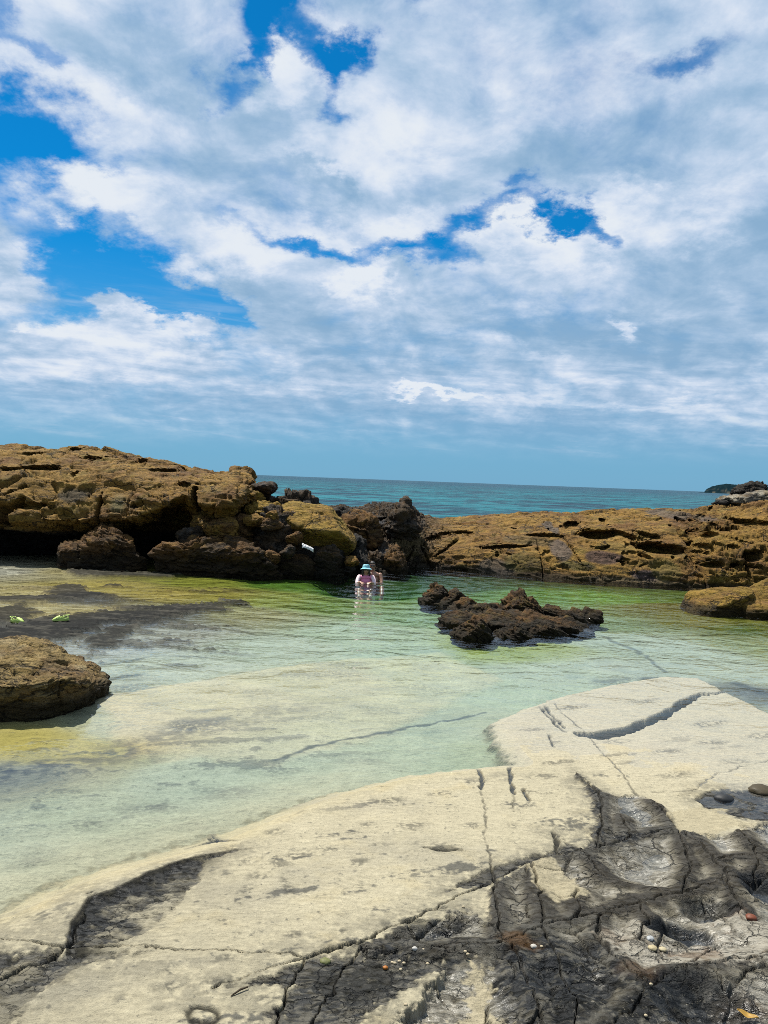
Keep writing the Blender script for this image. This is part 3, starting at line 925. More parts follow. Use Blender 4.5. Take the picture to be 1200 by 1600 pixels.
BLACKS = [([(98, 1480), (108, 1442), (138, 1402), (134, 1382), (158, 1394), (185, 1386), (240, 1362), (300, 1342), (370, 1326), (325, 1348), (318, 1375), (275, 1425), (235, 1455), (180, 1474)], 0.05, 0.03),
          ([(-100, 1450), (90, 1479), (250, 1476), (225, 1492), (120, 1508), (70, 1560), (30, 1620), (-100, 1640)], 0.11, 0.06),
          ([(325, 1545), (470, 1496), (560, 1490), (640, 1448), (742, 1415), (730, 1445), (650, 1487), (770, 1488), (690, 1520), (620, 1550), (560, 1600), (500, 1680), (330, 1680), (420, 1590), (460, 1545)], 0.08, 0.05),
          ([(770, 1485), (850, 1462), (950, 1475), (1000, 1530), (920, 1600), (900, 1700), (790, 1700), (780, 1580), (745, 1520)], 0.08, 0.05),
          ([(905, 1210), (938, 1242), (940, 1300), (1000, 1300), (1060, 1292), (1020, 1312), (900, 1335), (830, 1355), (770, 1385), (690, 1395), (740, 1360), (860, 1335), (880, 1318), (862, 1298), (905, 1322), (930, 1296), (925, 1245)], 0.05, 0.03),
          ([(290, 1308), (335, 1292), (332, 1284), (343, 1296), (372, 1306), (340, 1300)], 0.008, 0.008),
          ([(1080, 1248), (1110, 1232), (1170, 1232), (1260, 1236), (1260, 1285), (1160, 1278), (1100, 1264)], 0.05, 0.04),
          ([(1000, 1512), (1080, 1522), (1135, 1560), (1150, 1700), (880, 1700), (920, 1600)], 0.10, 0.06),
          ([(560, 1478), (640, 1450), (720, 1428), (700, 1462), (640, 1484)], 0.05, 0.04)]
kK = np.zeros(len(G), np.float32)
kH = np.zeros(len(G), np.float32)
for poly, amp, soft in BLACKS:
    d = sdf(Gw, poly)
    kK = np.maximum(kK, sstep(-soft * 0.5, soft * 0.5, d + amp * (0.75 * fine + 0.8 * streak + 0.55 * fine2 + 0.3 * mid) - 0.3 * amp))
    kH = np.maximum(kH, sstep(-4.5 * amp, 0.5 * amp, d + amp * 2.6 * (0.7 * fine + 0.9 * streak + 0.8 * fine2)))
kH *= sstep(-0.25, 0.35, fine + 0.8 * fine2 + 0.3)
pc_ = lerp(pc_, np.array([0.11, 0.108, 0.092]) * (1 + 0.5 * fine2)[:, None], kH * 0.45)
blk = lerp(DARK, BLUE, sstep(-0.3, 0.4, mid)) * (1 + 0.6 * fine)[:, None]
blk = lerp(blk, np.array([0.15, 0.138, 0.105]), sstep(0.60, 0.90, wisp + 0.6 * mid + 0.5 * fine + 0.3 * fine2) * 0.75)
blk = lerp(blk, np.array([0.020, 0.018, 0.014]), sstep(-0.2, 0.9, streak2 + mid + 0.5 * fine + 0.4 * fine2) * 0.7)
pc_ = lerp(pc_, blk, kK * 0.95)
wet = np.where(kK > 0.5, np.minimum(np.maximum(wet, kK * 0.5), 0.4 + 0.6 * sstep(0.1, 0.5, wisp * 0.5 + mid + 0.3 * fine)), wet)
CREAMS = [([(835, 1357), (870, 1347), (902, 1372), (906, 1402), (872, 1418), (848, 1402)], 0.05), ([(725, 1497), (760, 1505), (765, 1545), (790, 1680), (620, 1680), (655, 1582), (725, 1555)], 0.09), ([(1130, 1262), (1165, 1290), (1120, 1302), (1062, 1298), (1040, 1270), (1075, 1262)], 0.06)]
for poly, amp in CREAMS:
    k = paint(poly, amp, 0.03) * sstep(-0.75, 0.1, fine + mid + 0.3)
    pc_ = lerp(pc_, np.array([0.47, 0.415, 0.28]) * (1 + 0.15 * fine)[:, None], k * 0.9)
    wet *= 1 - 0.8 * k
TAN = [(985, 1440), (1060, 1480), (1100, 1430), (1230, 1440), (1260, 1500), (1080, 1515), (1000, 1510), (930, 1470)]
k = paint(TAN, 0.08, 0.05)
tanc = lerp(np.array([0.15, 0.115, 0.07]), np.array([0.40, 0.37, 0.30]), sstep(-0.1, 0.6, wisp + 0.4 * fine))
tanc = lerp(tanc, np.array([0.16, 0.075, 0.02]), sstep(0.2, 0.6, mid + 0.4 * fine) * 0.6)
pc_ = lerp(pc_, tanc, k * 0.85)
for (px, py, rad, kk) in [(810, 1474, 0.13, 0.6), (1150, 1430, 0.10, 0.4), (1160, 1560, 0.16, 0.4), (1000, 1520, 0.14, 0.35), (960, 1470, 0.1, 0.3)]:
    q = at_g(px, py)[:2]
    d = np.hypot(Gw[:, 0] - q[0], (Gw[:, 1] - q[1]) * 1.4)
    pc_ = lerp(pc_, np.array([0.13, 0.065, 0.02]), sstep(rad, rad * 0.3, d + 0.06 * fine) * kk)
# basins: rounded wet hollows
for (px, py, ra, rb, dp, kk) in [(1063, 1452, 0.19, 0.10, 0.07, 0.9), (1110, 1420, 0.17, 0.09, 0.05, 0.6), (1195, 1388, 0.14, 0.15, 0.07, 0.9), (1062, 1345, 0.27, 0.20, 0.03, 0.0), (980, 1365, 0.26, 0.18, 0.02, 0.0),
                                 (1130, 1252, 0.20, 0.13, 0.025, 0.3), (1000, 1270, 0.18, 0.1, 0.02, 0.2), (1100, 1560, 0.25, 0.16, 0.05, 0.7), (650, 1440, 0.10, 0.05, 0.02, 0.5), (700, 1446, 0.035, 0.02, 0.02, 0.9),
                                 (870, 1530, 0.22, 0.16, 0.04, 0.4), (690, 1325, 0.10, 0.05, 0.012, 0.5)]:
    q = at_g(px, py)[:2]
    d = np.sqrt(((Gj[:, 0] - q[0]) / ra) ** 2 + ((Gj[:, 1] - q[1]) / rb) ** 2)
    Zadd -= dp * sstep(1.05, 0.35, d)
    Zadd += dp * 0.2 * np.exp(-((d - 1.15) / 0.2) ** 2)
    pc_ = lerp(pc_, BLUE * (1 + 0.5 * fine)[:, None], sstep(1.08, 0.85, d + 0.1 * fine) * kk)
q = at_g(316, 1587)[:2]
d = np.sqrt(((Gj[:, 0] - q[0]) / 0.058) ** 2 + ((Gj[:, 1] - q[1]) / 0.055) ** 2) + 0.15 * fine
rk = np.exp(-((d - 1.0) / 0.30) ** 2) * sstep(-0.5, 0.1, fine + 0.4)
Zadd -= 0.012 * rk
pc_ = lerp(pc_, DARK, np.clip(rk, 0, 1) * 0.85)
# the channel with blue water, and the slits
CHAN = [(905, 1146), (935, 1150), (985, 1140), (1035, 1118), (1070, 1098), (1092, 1086), (1140, 1079)]
d = seg_dist(Gj, pp(CHAN, -0.03)) + 0.02 * fine
px_c = 600 + G[:, 0] / G[:, 1] * F_PX
cw = np.interp(px_c, [900, 915, 960, 1040, 1090, 1140], [0.03, 0.10, 0.11, 0.07, 0.06, 0.02]).astype(np.float32) * (1 + 0.5 * mid)
kc = sstep(cw, cw * 0.55, d)
Zadd -= 0.16 * kc
pc_ = lerp(pc_, np.array([0.014, 0.020, 0.027]), kc * 0.95)
for pl in ([(848, 1104), (878, 1142)], [(856, 1104), (882, 1138)], [(852, 1106), (872, 1136)], [(858, 1150), (866, 1166)], [(795, 1196), (802, 1240)], [(816, 1234), (824, 1250)], [(748, 1200), (755, 1232)], [(862, 1298), (876, 1330)], [(660, 1322), (720, 1328)], [(330, 1288), (336, 1300)]):
    d = seg_dist(Gj, pp(pl)) + 0.012 * fine
    kc = sstep(0.020, 0.006, d)
    Zadd -= 0.03 * kc
    pc_ = lerp(pc_, np.array([0.022, 0.024, 0.025]), kc * 0.9)
SM = [(400, 1368, 28, 7), (450, 1388, 10, 20), (500, 1400, 28, 7), (520, 1326, 32, 6), (385, 1392, 14, 9), (572, 1288, 16, 7), (690, 1325, 34, 8), (330, 1418, 36, 8), (300, 1428, 22, 6), (265, 1516, 18, 10), (340, 1532, 28, 7), (352, 1496, 30, 7), (470, 1336, 26, 6), (560, 1346, 20, 6), (645, 1290, 28, 5),
      (560, 1384, 9, 8), (600, 1442, 10, 8), (480, 1432, 9, 6), (430, 1350, 26, 7), (390, 1345, 22, 6), (610, 1250, 24, 5), (690, 1240, 24, 6), (840, 1212, 26, 5), (760, 1182, 30, 4), (880, 1190, 26, 4), (960, 1160, 24, 3), (1040, 1175, 30, 4), (1110, 1160, 26, 4), (1010, 1095, 30, 3), (900, 1105, 24, 3), (1150, 1190, 24, 4), (590, 1320, 22, 6), (660, 1375, 14, 6),
      (140, 1440, 14, 5), (230, 1395, 22, 6), (260, 1540, 30, 8), (185, 1560, 26, 8), (60, 1420, 26, 5), (460, 1460, 14, 6), (410, 1440, 12, 5), (535, 1455, 12, 6), (740, 1290, 16, 5), (800, 1290, 14, 6), (430, 1300, 18, 5), (250, 1575, 26, 8), (420, 1560, 22, 8), (1110, 1130, 30, 3), (830, 1140, 20, 3), (1060, 1210, 30, 5), (1180, 1150, 30, 4)]
for px, py, ra, rb in SM:
    q, qa, qb_ = at_g(px, py), at_g(px + ra, py - ra * 0.12), at_g(px, py - rb)
    a2, b2 = np.hypot(*(qa - q)[:2]), np.hypot(*(qb_ - q)[:2])
    dd = np.sqrt(((Gs[:, 0] - (q[0] * math.cos(a_) + q[1] * math.sin(a_))) / a2) ** 2 + ((Gs[:, 1] - (-q[0] * math.sin(a_) + q[1] * math.cos(a_))) / b2) ** 2)
    k = sstep(1.30, 0.50, dd + 0.9 * fine + 0.6 * fine2 + 0.8 * streak + 0.4 * mid) * sstep(-0.25, 0.15, fine + fine2)
    pc_ = lerp(pc_, np.array([0.075, 0.076, 0.068]), k * 0.62)
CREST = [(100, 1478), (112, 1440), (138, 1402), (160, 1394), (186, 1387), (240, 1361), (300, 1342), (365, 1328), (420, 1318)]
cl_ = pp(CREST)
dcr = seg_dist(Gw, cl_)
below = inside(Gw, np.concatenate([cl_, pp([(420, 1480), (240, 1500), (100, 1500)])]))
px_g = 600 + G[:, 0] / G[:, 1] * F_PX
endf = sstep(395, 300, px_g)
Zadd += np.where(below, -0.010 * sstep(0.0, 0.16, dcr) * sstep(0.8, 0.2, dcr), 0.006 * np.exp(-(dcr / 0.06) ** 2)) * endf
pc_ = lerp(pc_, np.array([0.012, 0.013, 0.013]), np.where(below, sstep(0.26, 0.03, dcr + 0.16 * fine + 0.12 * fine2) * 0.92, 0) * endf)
hair = sstep(0.014, 0.004, dcr) * sstep(440, 350, px_g)
pc_ = lerp(pc_, np.array([0.03, 0.03, 0.028]), hair * 0.7)
kback = np.where(below, sstep(0.10, 0.55, dcr + 0.30 * streak + 0.28 * fine + 0.15 * fine2), 0) * sstep(420, 380, px_g) * 0.8
pc_ = lerp(pc_, cream * 0.92, kback)
wet *= 1 - 0.8 * kback
d2 = seg_dist(Gw, pp([(-60, 1470), (100, 1482), (240, 1480)]))
k2 = np.where(inside(Gw, pp([(-200, 1470), (100, 1482), (260, 1480), (260, 1700), (-200, 1700)])), sstep(0.10, 0.40, d2 + 0.22 * streak + 0.2 * fine + 0.12 * fine2), 0) * 0.45
pc_ = lerp(pc_, cream * 0.9, k2)
wet *= 1 - 0.8 * k2
Zadd -= k_in * (0.012 * kK + 0.010 * kJ)
# joints are real grooves with a soft rim; hairlines shallower
inP = k_in
Jmask = inP * np.clip(kJ + kK + 0.35 * sstep(0.35, 0.1, dj), 0, 1)
Zadd += inP * kJ * (0.034 * np.exp(-(djn / 0.085) ** 2) - 0.038 * sstep(0.08, 0.26, djn))
gw = np.clip(0.005 + 0.010 * (mid + 0.6 * streak), 0.0015, 0.018)
grv = sstep(gw * 1.6, gw * 0.5, dj)
Zadd -= inP * 0.030 * grv
pc_ = lerp(pc_, np.array([0.02, 0.02, 0.018]), grv * 0.85)
hg = sstep(0.011, 0.003, dh) * sstep(-0.6, 0.1, mid + fine)
Zadd -= inP * 0.008 * hg
pc_ = lerp(pc_, np.array([0.11, 0.105, 0.085]), hg * 0.8)
# crest step and blocky relief on the dark rock
Zadd += inP * kK * (0.010 * fine + 0.006 * fine2) + inP * kJ * (0.006 * fine + 0.004 * fine2)
F1, F2, wid = worley(G * 3.2 + np.stack([mid, streak], -1) * 0.25, 15)
Zadd += inP * kJ * 0.05 * (wid - 0.5) * sstep(3.8, 3.0, r_)
crk = sstep(0.05, 0.015, F2 - F1) * kJ * inP * 0.8 * sstep(5.2, 4.4, r_) * sstep(-0.2, 0.2, mid)
Zadd -= 0.03 * crk
pc_ = lerp(pc_, np.array([0.022, 0.022, 0.02]), crk * 0.8)
# pools of the film that wets the jointed rock
k_col = sstep(-0.05, 0.01, sdP + chip)
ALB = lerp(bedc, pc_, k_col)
# rim of the ledge: ochre-brown crust
rim = np.exp(-((sdP + chip + 0.04) / 0.045) ** 2) * sstep(-0.3, 0.2, fine + 0.3 * mid + 0.1)
ALB = lerp(ALB, np.array([0.13, 0.115, 0.06]), rim * 0.6)
ALB = np.clip(ALB * 0.57, 0.005, 0.85)
Z = Z + Zadd * k_in
# beyond the pool the bed dives under the outcrops
Z = np.where(r_ > 22, Z - (r_ - 22) * 0.35, Z)
V = np.stack([G[:, 0], G[:, 1], Z], -1)
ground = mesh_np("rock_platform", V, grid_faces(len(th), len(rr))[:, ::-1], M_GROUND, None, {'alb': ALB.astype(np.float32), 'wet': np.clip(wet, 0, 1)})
tag(ground, "cream and black rock platform and pool bed", None, None, "structure")


def ground_z(x, y):
    i = np.argmin((G[:, 0] - x) ** 2 + (G[:, 1] - y) ** 2)
    return float(Z[i])


# ------------------------------------------------------------------ rocks
OCHRE, BROWN, OLIVE = np.array([.285, .163, .032]), np.array([.165, .083, .024]), np.array([.195, .143, .030])
GREYR, PURPLE, BLACKR, PALE, GOLD = np.array([.11, .10, .09]), np.array([.10, .068, .062]), np.array([.020, .018, .015]), np.array([.36, .32, .24]), np.array([.30, .190, .030])
DKBR = np.array([.055, .036, .018])
PAL = {  # base, second, third colour and the weight of black growth
    'ochre': (OCHRE, BROWN, OLIVE, 0.30), 'gold': (GOLD, OCHRE, OLIVE, 0.12), 'dark': (DKBR * 1.3, GREYR * 0.6, BROWN, 0.5),
    'brown': (BROWN, DKBR, OCHRE * 0.8, 0.45), 'pale': (PALE, GREYR, OCHRE, 0.15), 'island': (DKBR * 0.75, BROWN * 0.85, OLIVE * 0.75, 0.5), 'charcoal': (BLACKR * 1.6, GREYR * 0.45, DKBR, 0.5),
    'sunny': (GOLD * 0.95, np.array([.19, .10, .035]), OCHRE, 0.12), 'mossy': (np.array([.29, .205, .075]), np.array([.20, .125, .05]), np.array([.36, .29, .16]), 0.2)}


def rock_color(P, pal, seed, scale=1.0, wetline=0.18):
    a, b_, c, kb = PAL[pal]
    n1 = fbm(P * 1.1 / scale, 5, seed + 100)
    n2 = fbm(P * 2.6 / scale * np.array([1, 1, 1.8]), 5, seed + 110)
    n3 = fbm(P * 7.0 / scale, 4, seed + 120)
    col = lerp(a, b_, sstep(-0.25, 0.45, n1 + 0.35 * n3))
    col = lerp(col, c, sstep(0.0, 0.5, n2) * 0.65)
    col = lerp(col, BLACKR * 1.3, sstep(0.34, 0.62, fbm(P * 1.9 / scale, 5, seed + 130, gain=0.6) + 0.15 * n3) * min(1, kb * 2.2))
    col = col * (1 + 0.30 * n3 + 0.15 * n2)[:, None]
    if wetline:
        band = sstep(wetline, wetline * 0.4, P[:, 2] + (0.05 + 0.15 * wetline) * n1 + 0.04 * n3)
        col = lerp(col, np.array([.020, .016, .008]), band * 0.85)  # tidal stain at low heights; a high setting paints shade into lower faces
    return np.clip(col, 0.006, 0.7) * 0.62


def displace(V, N, seed, s=1.0, a_big=0.10, a_strata=0.06, a_crack=0.10, a_fine=0.03, a_facet=0.16, cell=0.75, tilt=(0.05, 0.08)):
    """weathered sandstone: swells, tilted facets, thin bedding ledges, open fissures, pitted surface"""
    P = V.copy()
    wv = np.stack([fbm(P * 0.8 / s, 3, seed), fbm(P * 0.8 / s + 31, 3, seed + 1), fbm(P * 0.8 / s + 57, 3, seed + 2)], -1)
    wf = np.stack([fbm(P * 3.0 / s, 3, seed + 60), fbm(P * 3.0 / s + 31, 3, seed + 61), fbm(P * 3.0 / s + 57, 3, seed + 62)], -1)
    Q = P + wv * 0.25 * s + wf * 0.05 * s
    d = a_big * s * fbm(P * 0.75 / s, 4, seed + 5)
    zz = Q[:, 2] + tilt[0] * Q[:, 0] + tilt[1] * Q[:, 1]
    strat = fbm(np.stack([Q[:, 0] * 0.5, Q[:, 1] * 0.5, zz * 5.5], -1) / s, 4, seed + 9, gain=0.6)
    led = np.tanh(strat * 4.5)
    d += a_strata * s * led * (0.55 + 0.45 * fbm(P * 0.9 / s, 2, seed + 12))
    F1, F2, wid, fa = worley(np.stack([Q[:, 0], Q[:, 1], zz * 1.6], -1) / (cell * s), seed + 20, True)
    gate = sstep(-0.15, 0.25, fbm(P * 0.9 / s, 3, seed + 25))
    d += a_crack * s * 0.55 * (wid - 0.5)
    d += a_facet * s * fa * cell
    d -= a_crack * s * sstep(0.07, 0.0, F2 - F1) * gate
    F1, F2, wid, fa = worley(np.stack([Q[:, 0], Q[:, 1], zz * 1.9], -1) / (cell * 0.36 * s) + 7.7, seed + 40, True)
    d += a_facet * s * fa * cell * 0.36 + a_crack * s * 0.22 * (wid - 0.5)
    d -= a_crack * 0.4 * s * sstep(0.09, 0.0, F2 - F1) * (1 - gate)
    pit = fbm(np.stack([P[:, 0] * 3.2, P[:, 1] * 3.2, zz * 7.5], -1) / s, 5, seed + 30, gain=0.6)
    d -= a_fine * 2.6 * s * sstep(0.14, 0.45, pit)
    d += a_fine * s * fbm(P * 7.0 / s, 5, seed + 35, gain=0.65)
    return V + N * d[:, None]


_ico = {}


def ico(sub):
    if sub not in _ico:
        bm = bmesh.new()
        bmesh.ops.create_icosphere(bm, subdivisions=sub, radius=1.0)
        Vv = np.array([v.co[:] for v in bm.verts], np.float32)
        Ff = np.array([[v.index for v in f.verts] for f in bm.faces], np.int32)
        bm.free()
        _ico[sub] = (Vv / np.linalg.norm(Vv, axis=1, keepdims=True), Ff)
    return _ico[sub]


def rock(name, label, center, rad, pal, seed, rot=(0, 0, 0), sub=6, planes=None, nplanes=12, k=12.0, disp=None, group=None, cat="rock", wetline=0.18, s=None, warp=0.15, patches=None):
    D, Fc = ico(sub)
    rng = np.random.RandomState(seed)
    pl = []
    if planes:
        pl = [(np.array(n, float) / np.linalg.norm(n), h) for n, h in planes]
    for _ in range(nplanes):
        n = rng.normal(size=3)
        n /= np.linalg.norm(n)
        pl.append((n, rng.uniform(0.78, 1.05)))
    acc = np.full(len(D), (1 / 1.35) ** k)
    for n, h in pl:
        acc += np.maximum(D @ n / h, 0) ** k
    r0 = acc ** (-1.0 / k)
    r0 = r0 * (1 + warp * fbm(D * 1.3 + seed, 3, seed))
    Vl = D * r0[:, None] * np.array(rad)
    Rm = np.array(Matrix.Rotation(rot[2], 3, 'Z') @ Matrix.Rotation(rot[1], 3, 'Y') @ Matrix.Rotation(rot[0], 3, 'X'))
    Vw = Vl @ Rm.T
    N = vnormals(Vw, Fc)
    s = s or max(0.15, float(np.mean(rad)) * 0.9)
    Vw = displace(Vw + np.array(center), N, seed, s, **(disp or {}))
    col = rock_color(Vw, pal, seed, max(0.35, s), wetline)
    if patches:
        for (c, rr_, cl) in patches:
            dd = np.linalg.norm((Vw - np.array(c)) / np.array(rr_), axis=1)
            col = lerp(col, np.array(cl), sstep(1.1, 0.7, dd + 0.25 * fbm(Vw * 3 / s, 4, seed + 77)))
    Vw = Vw - np.array(center)
    o = mesh_np(name, Vw, Fc, M_ROCK, None, {'alb': col.astype(np.float32)})
    o.location = center
    return tag(o, label, cat, group)


def interp_rows(xs, rows, xq):
    rows = np.asarray(rows, float)
    out = np.zeros((len(xq),) + rows.shape[1:])
    for i in range(rows.shape[1]):
        for c in range(rows.shape[2]):
            y = rows[:, i, c]
            # monotone-ish cubic
            m_ = np.gradient(y, xs)
            idx = np.clip(np.searchsorted(xs, xq) - 1, 0, len(xs) - 2)
            h = xs[idx + 1] - xs[idx]
            tt = (xq - xs[idx]) / h
            y0, y1 = y[idx], y[idx + 1]
            m0, m1 = m_[idx] * h * 0.6, m_[idx + 1] * h * 0.6
            out[:, i, c] = (2 * tt ** 3 - 3 * tt ** 2 + 1) * y0 + (tt ** 3 - 2 * tt ** 2 + tt) * m0 + (-2 * tt ** 3 + 3 * tt ** 2) * y1 + (tt ** 3 - tt ** 2) * m1
    return out


def loft(stations, nu, nv, dense=None):
    """stations: list of (px, [points]) ; returns grid of positions, u along the wall, v up the profile"""
    xs = np.array([s_[0] for s_ in stations], float)
    rows = []
    for px, prof in stations:
        rows.append([at_y(px, a, Y) if tp == 'p' else np.array([at_y(px, 760, Y)[0], Y, a]) for tp, a, Y in prof])
    rows = np.array(rows)
    xq = np.interp(np.linspace(0, 1, nu), np.linspace(0, 1, len(dense)), dense) if dense is not None else np.linspace(xs[0], xs[-1], nu)
    A = interp_rows(xs, rows, xq)                        # nu x npts x 3
    npts = A.shape[1]
    seg = np.linalg.norm(np.diff(A, axis=1), axis=2).mean(0)
    tv = np.concatenate([[0], np.cumsum(seg)])
    tq = np.linspace(0, tv[-1], nv)
    B = interp_rows(tv, A.transpose(1, 0, 2), tq).transpose(1, 0, 2)
    return B.reshape(-1, 3)


Pp, Zz = 'p', 'z'
# ---- left outcrop: an undercut sandstone shelf sloping up to the left
LS = []
for px, back, inner, lip, lip2, face, face2, ledge, slope, top in [
        (-420, 860, 828, 815, 800, 765, 740, 722, 705, 690), (-200, 862, 832, 822, 808, 772, 745, 726, 708, 692), (0, 864, 835, 826, 812, 778, 748, 731, 712, 697), (70, 864, 838, 828, 812, 780, 750, 732, 712, 698), (140, 864, 838, 827, 814, 782, 752, 734, 716, 703),
        (200, 864, 836, 822, 808, 782, 756, 738, 722, 713), (245, 862, 822, 804, 795, 776, 758, 744, 732, 722), (290, 860, 806, 782, 774, 764, 754, 746, 739, 731), (312, 858, 812, 800, 786, 766, 755, 749, 744, 736),
        (345, 856, 812, 806, 790, 768, 755, 750, 746, 740), (372, 854, 805, 795, 780, 766, 752, 746, 742, 735), (388, 850, 800, 776, 770, 762, 752, 748, 745, 739), (398, 850, 802, 782, 776, 768, 760, 756, 754, 752)]:
    e = 0.0 if px < 380 else (0.5 if px < 395 else 1.4)
    b0 = 0.55
    LS.append((px, [(Zz, -0.9, 19.6 + b0), (Pp, back, 19.9 + b0), (Pp, inner, 19.3 + e + b0), (Pp, lip, 17.75 + e + b0), (Pp, lip2, 17.35 + e + b0), (Pp, face, 17.6 + e + b0), (Pp, face2, 18.3 + e + b0 * .8), (Pp, ledge, 19.1 + e * .6 + b0 * .5), (Pp, slope, 20.6 + e * .3), (Pp, top, 22.4),
                    (Zz, 2.2, 25.0), (Zz, 0.6, 27.0), (Zz, -1.2, 28.0)]))
nu, nv = 560, 420
dense = np.concatenate([np.linspace(-420, -30, 60), np.linspace(-29, 398, 500)])
V = loft(LS, nu, nv, dense)
Fg = grid_faces(nu, nv)
N = vnormals(V, Fg)
cen = V.mean(0)
if np.mean(N[V[:, 1] < 18.2][:, 1]) > 0:
    Fg = Fg[:, ::-1]
    N = -N


def carve(V, N, lst, push=(0.0, 1.0, -0.15)):
    V = V.copy()
    pv = np.array(push)
    for px, py, Y, a, b_, dp, rot in lst:
        c = at_y(px, py, Y)
        dx_, dz_ = V[:, 0] - c[0], V[:, 2] - c[2]
        q = fbm(V * 2.5, 3, int(px) % 97) * 0.35
        u = (dx_ * math.cos(rot) + dz_ * math.sin(rot)) / a
        v = (-dx_ * math.sin(rot) + dz_ * math.cos(rot)) / b_
        d = np.sqrt(u * u + v * v) + q
        k = sstep(1.15, 0.65, d) * (np.abs(V[:, 1] - c[1]) < 1.6)
        V += pv * (dp * k)[:, None]
    return V


def px2m(n, Y):
    return n * Y / F_PX


V = displace(V, N, 7, 1.35, a_big=0.07, a_strata=0.07, a_crack=0.07, a_fine=0.030, a_facet=0.09, cell=1.1)
V = carve(V, N, [(a_, b_, c_ + 0.5, d_, e_, f_, g_) for a_, b_, c_, d_, e_, f_, g_ in [(154, 800, 17.6, 0.06, 0.42, 0.55, 0.08), (20, 795, 17.6, 0.30, 0.10, 0.5, 0.9), (5, 805, 17.5, 0.2, 0.25, 0.5, 0.3), (45, 790, 17.6, 0.28, 0.06, 0.3, 0.05), (75, 731, 19.3, 0.42, 0.055, 0.4, 0.0), (35, 733, 19.3, 0.3, 0.04, 0.3, 0.1), (307, 785, 17.7, 0.08, 0.4, 0.9, 0.3),
                 (25, 765, 17.9, 0.22, 0.03, 0.2, 0.6), (115, 742, 18.8, 0.10, 0.05, 0.25, -0.5), (60, 710, 20.8, 0.25, 0.05, 0.3, 0), (120, 703, 21.5, 0.25, 0.07, 0.3, 0.0), (150, 716, 20.6, 0.3, 0.05, 0.25, 0.0), (225, 722, 20.8, 0.15, 0.06, 0.3, 0.3), (260, 735, 20.0, 0.3, 0.04, 0.25, 0.0), (290, 757, 18.3, 0.2, 0.05, 0.2, 0.0),
                 (210, 790, 17.4, 0.2, 0.05, 0.15, 0.3), (345, 730, 21, 0.1, 0.05, 0.1, 0)]])
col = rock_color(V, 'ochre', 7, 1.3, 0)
nn = fbm(V * 1.5, 4, 909)
# shade of the undercut recess, painted near-black over the outcrop's lower part
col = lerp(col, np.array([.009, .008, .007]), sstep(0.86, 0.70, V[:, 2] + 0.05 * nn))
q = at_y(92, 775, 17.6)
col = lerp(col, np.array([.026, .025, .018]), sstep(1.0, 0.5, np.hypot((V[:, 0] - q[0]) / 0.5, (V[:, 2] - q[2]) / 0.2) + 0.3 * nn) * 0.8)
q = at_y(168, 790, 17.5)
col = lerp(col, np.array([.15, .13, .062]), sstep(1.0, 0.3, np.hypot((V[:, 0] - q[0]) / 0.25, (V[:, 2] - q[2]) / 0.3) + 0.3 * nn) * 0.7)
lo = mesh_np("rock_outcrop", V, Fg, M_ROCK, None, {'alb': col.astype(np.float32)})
tag(lo, "tall undercut brown sandstone outcrop rising at the left behind the pool", "rock outcrop")

# ---- right outcrop: low ridge closing the pool
RS = []
HZ = lambda px: 749.4 + (px - 600) * 0.0371
for px, wl, f1, f2, lg, s1, s2, top, ex in [
        (470, 889, 870, 850, 835, 820, 806, 796, 1.0), (530, 888, 866, 845, 832, 815, 802, 791, 0.8), (570, 887, 866, 848, 834, 815, 800, 790, 0.7), (610, 886, 866, 848, 832, 812, 798, 789, 0.7), (640, 886, 866, 846, 830, 812, 800, 791, 0.6), (660, 886, 868, 850, 836, 822, 814, 806, 0.3),
        (700, 888, 872, 856, 842, 828, 818, 809, 0.2), (750, 892, 876, 860, 846, 830, 817, 807, 0.1), (800, 897, 882, 866, 848, 830, 814, 802, 0.0), (850, 901, 886, 868, 848, 830, 812, 799, 0.0), (900, 905, 890, 870, 848, 830, 812, 798, 0.0), (960, 909, 893, 872, 848, 828, 811, 797, 0.0),
        (1020, 913, 896, 874, 850, 828, 810, 796, 0.0), (1070, 916, 900, 876, 852, 828, 808, 794, 0.0), (1084, 917, 903, 880, 856, 834, 812, 794, 0.15), (1096, 918, 902, 874, 850, 824, 805, 791, -0.1), (1140, 921, 902, 874, 846, 820, 800, 787, -0.3), (1200, 926, 906, 874, 842, 812, 793, 781, -0.5), (1300, 935, 910, 874, 838, 806, 788, 776, -0.7), (1500, 950, 920, 880, 835, 800, 782, 770, -0.9)]:
    Y0 = CAM_H * F_PX / (wl - HZ(px))
    RS.append((px, [(Zz, -1.8, Y0 - 0.15), (Pp, wl, Y0), (Pp, f1, Y0 + 0.12), (Pp, f2, Y0 + 0.42 + ex * .3), (Pp, lg, Y0 + 0.95 + ex * .5), (Pp, s1, Y0 + 1.75 + ex * .6), (Pp, s2, Y0 + 2.9 + ex * .6), (Pp, top, Y0 + 4.6 + ex),
                    (Zz, 0.8, Y0 + 7.0 + ex), (Zz, -0.2, Y0 + 8.6 + ex), (Zz, -1.6, Y0 + 9.5 + ex)]))
nu, nv = 780, 400
dense = np.concatenate([np.linspace(470, 1225, 720), np.linspace(1226, 1500, 60)])
V = loft(RS, nu, nv, dense)
Fg = grid_faces(nu, nv)
N = vnormals(V, Fg)
if np.mean(N[V[:, 1] < 20][:, 1]) > 0:
    Fg = Fg[:, ::-1]
    N = -N
pxv = 600 + V[:, 0] / V[:, 1] * F_PX
jag = sstep(720, 640, pxv)                               # broken dark rock at the left end, behind the bathers
pit_r = sstep(1070, 1100, pxv)
V1 = displace(V, N, 17, 1.2, a_big=0.05, a_strata=0.05, a_crack=0.035, a_fine=0.026, a_facet=0.05, cell=1.3)
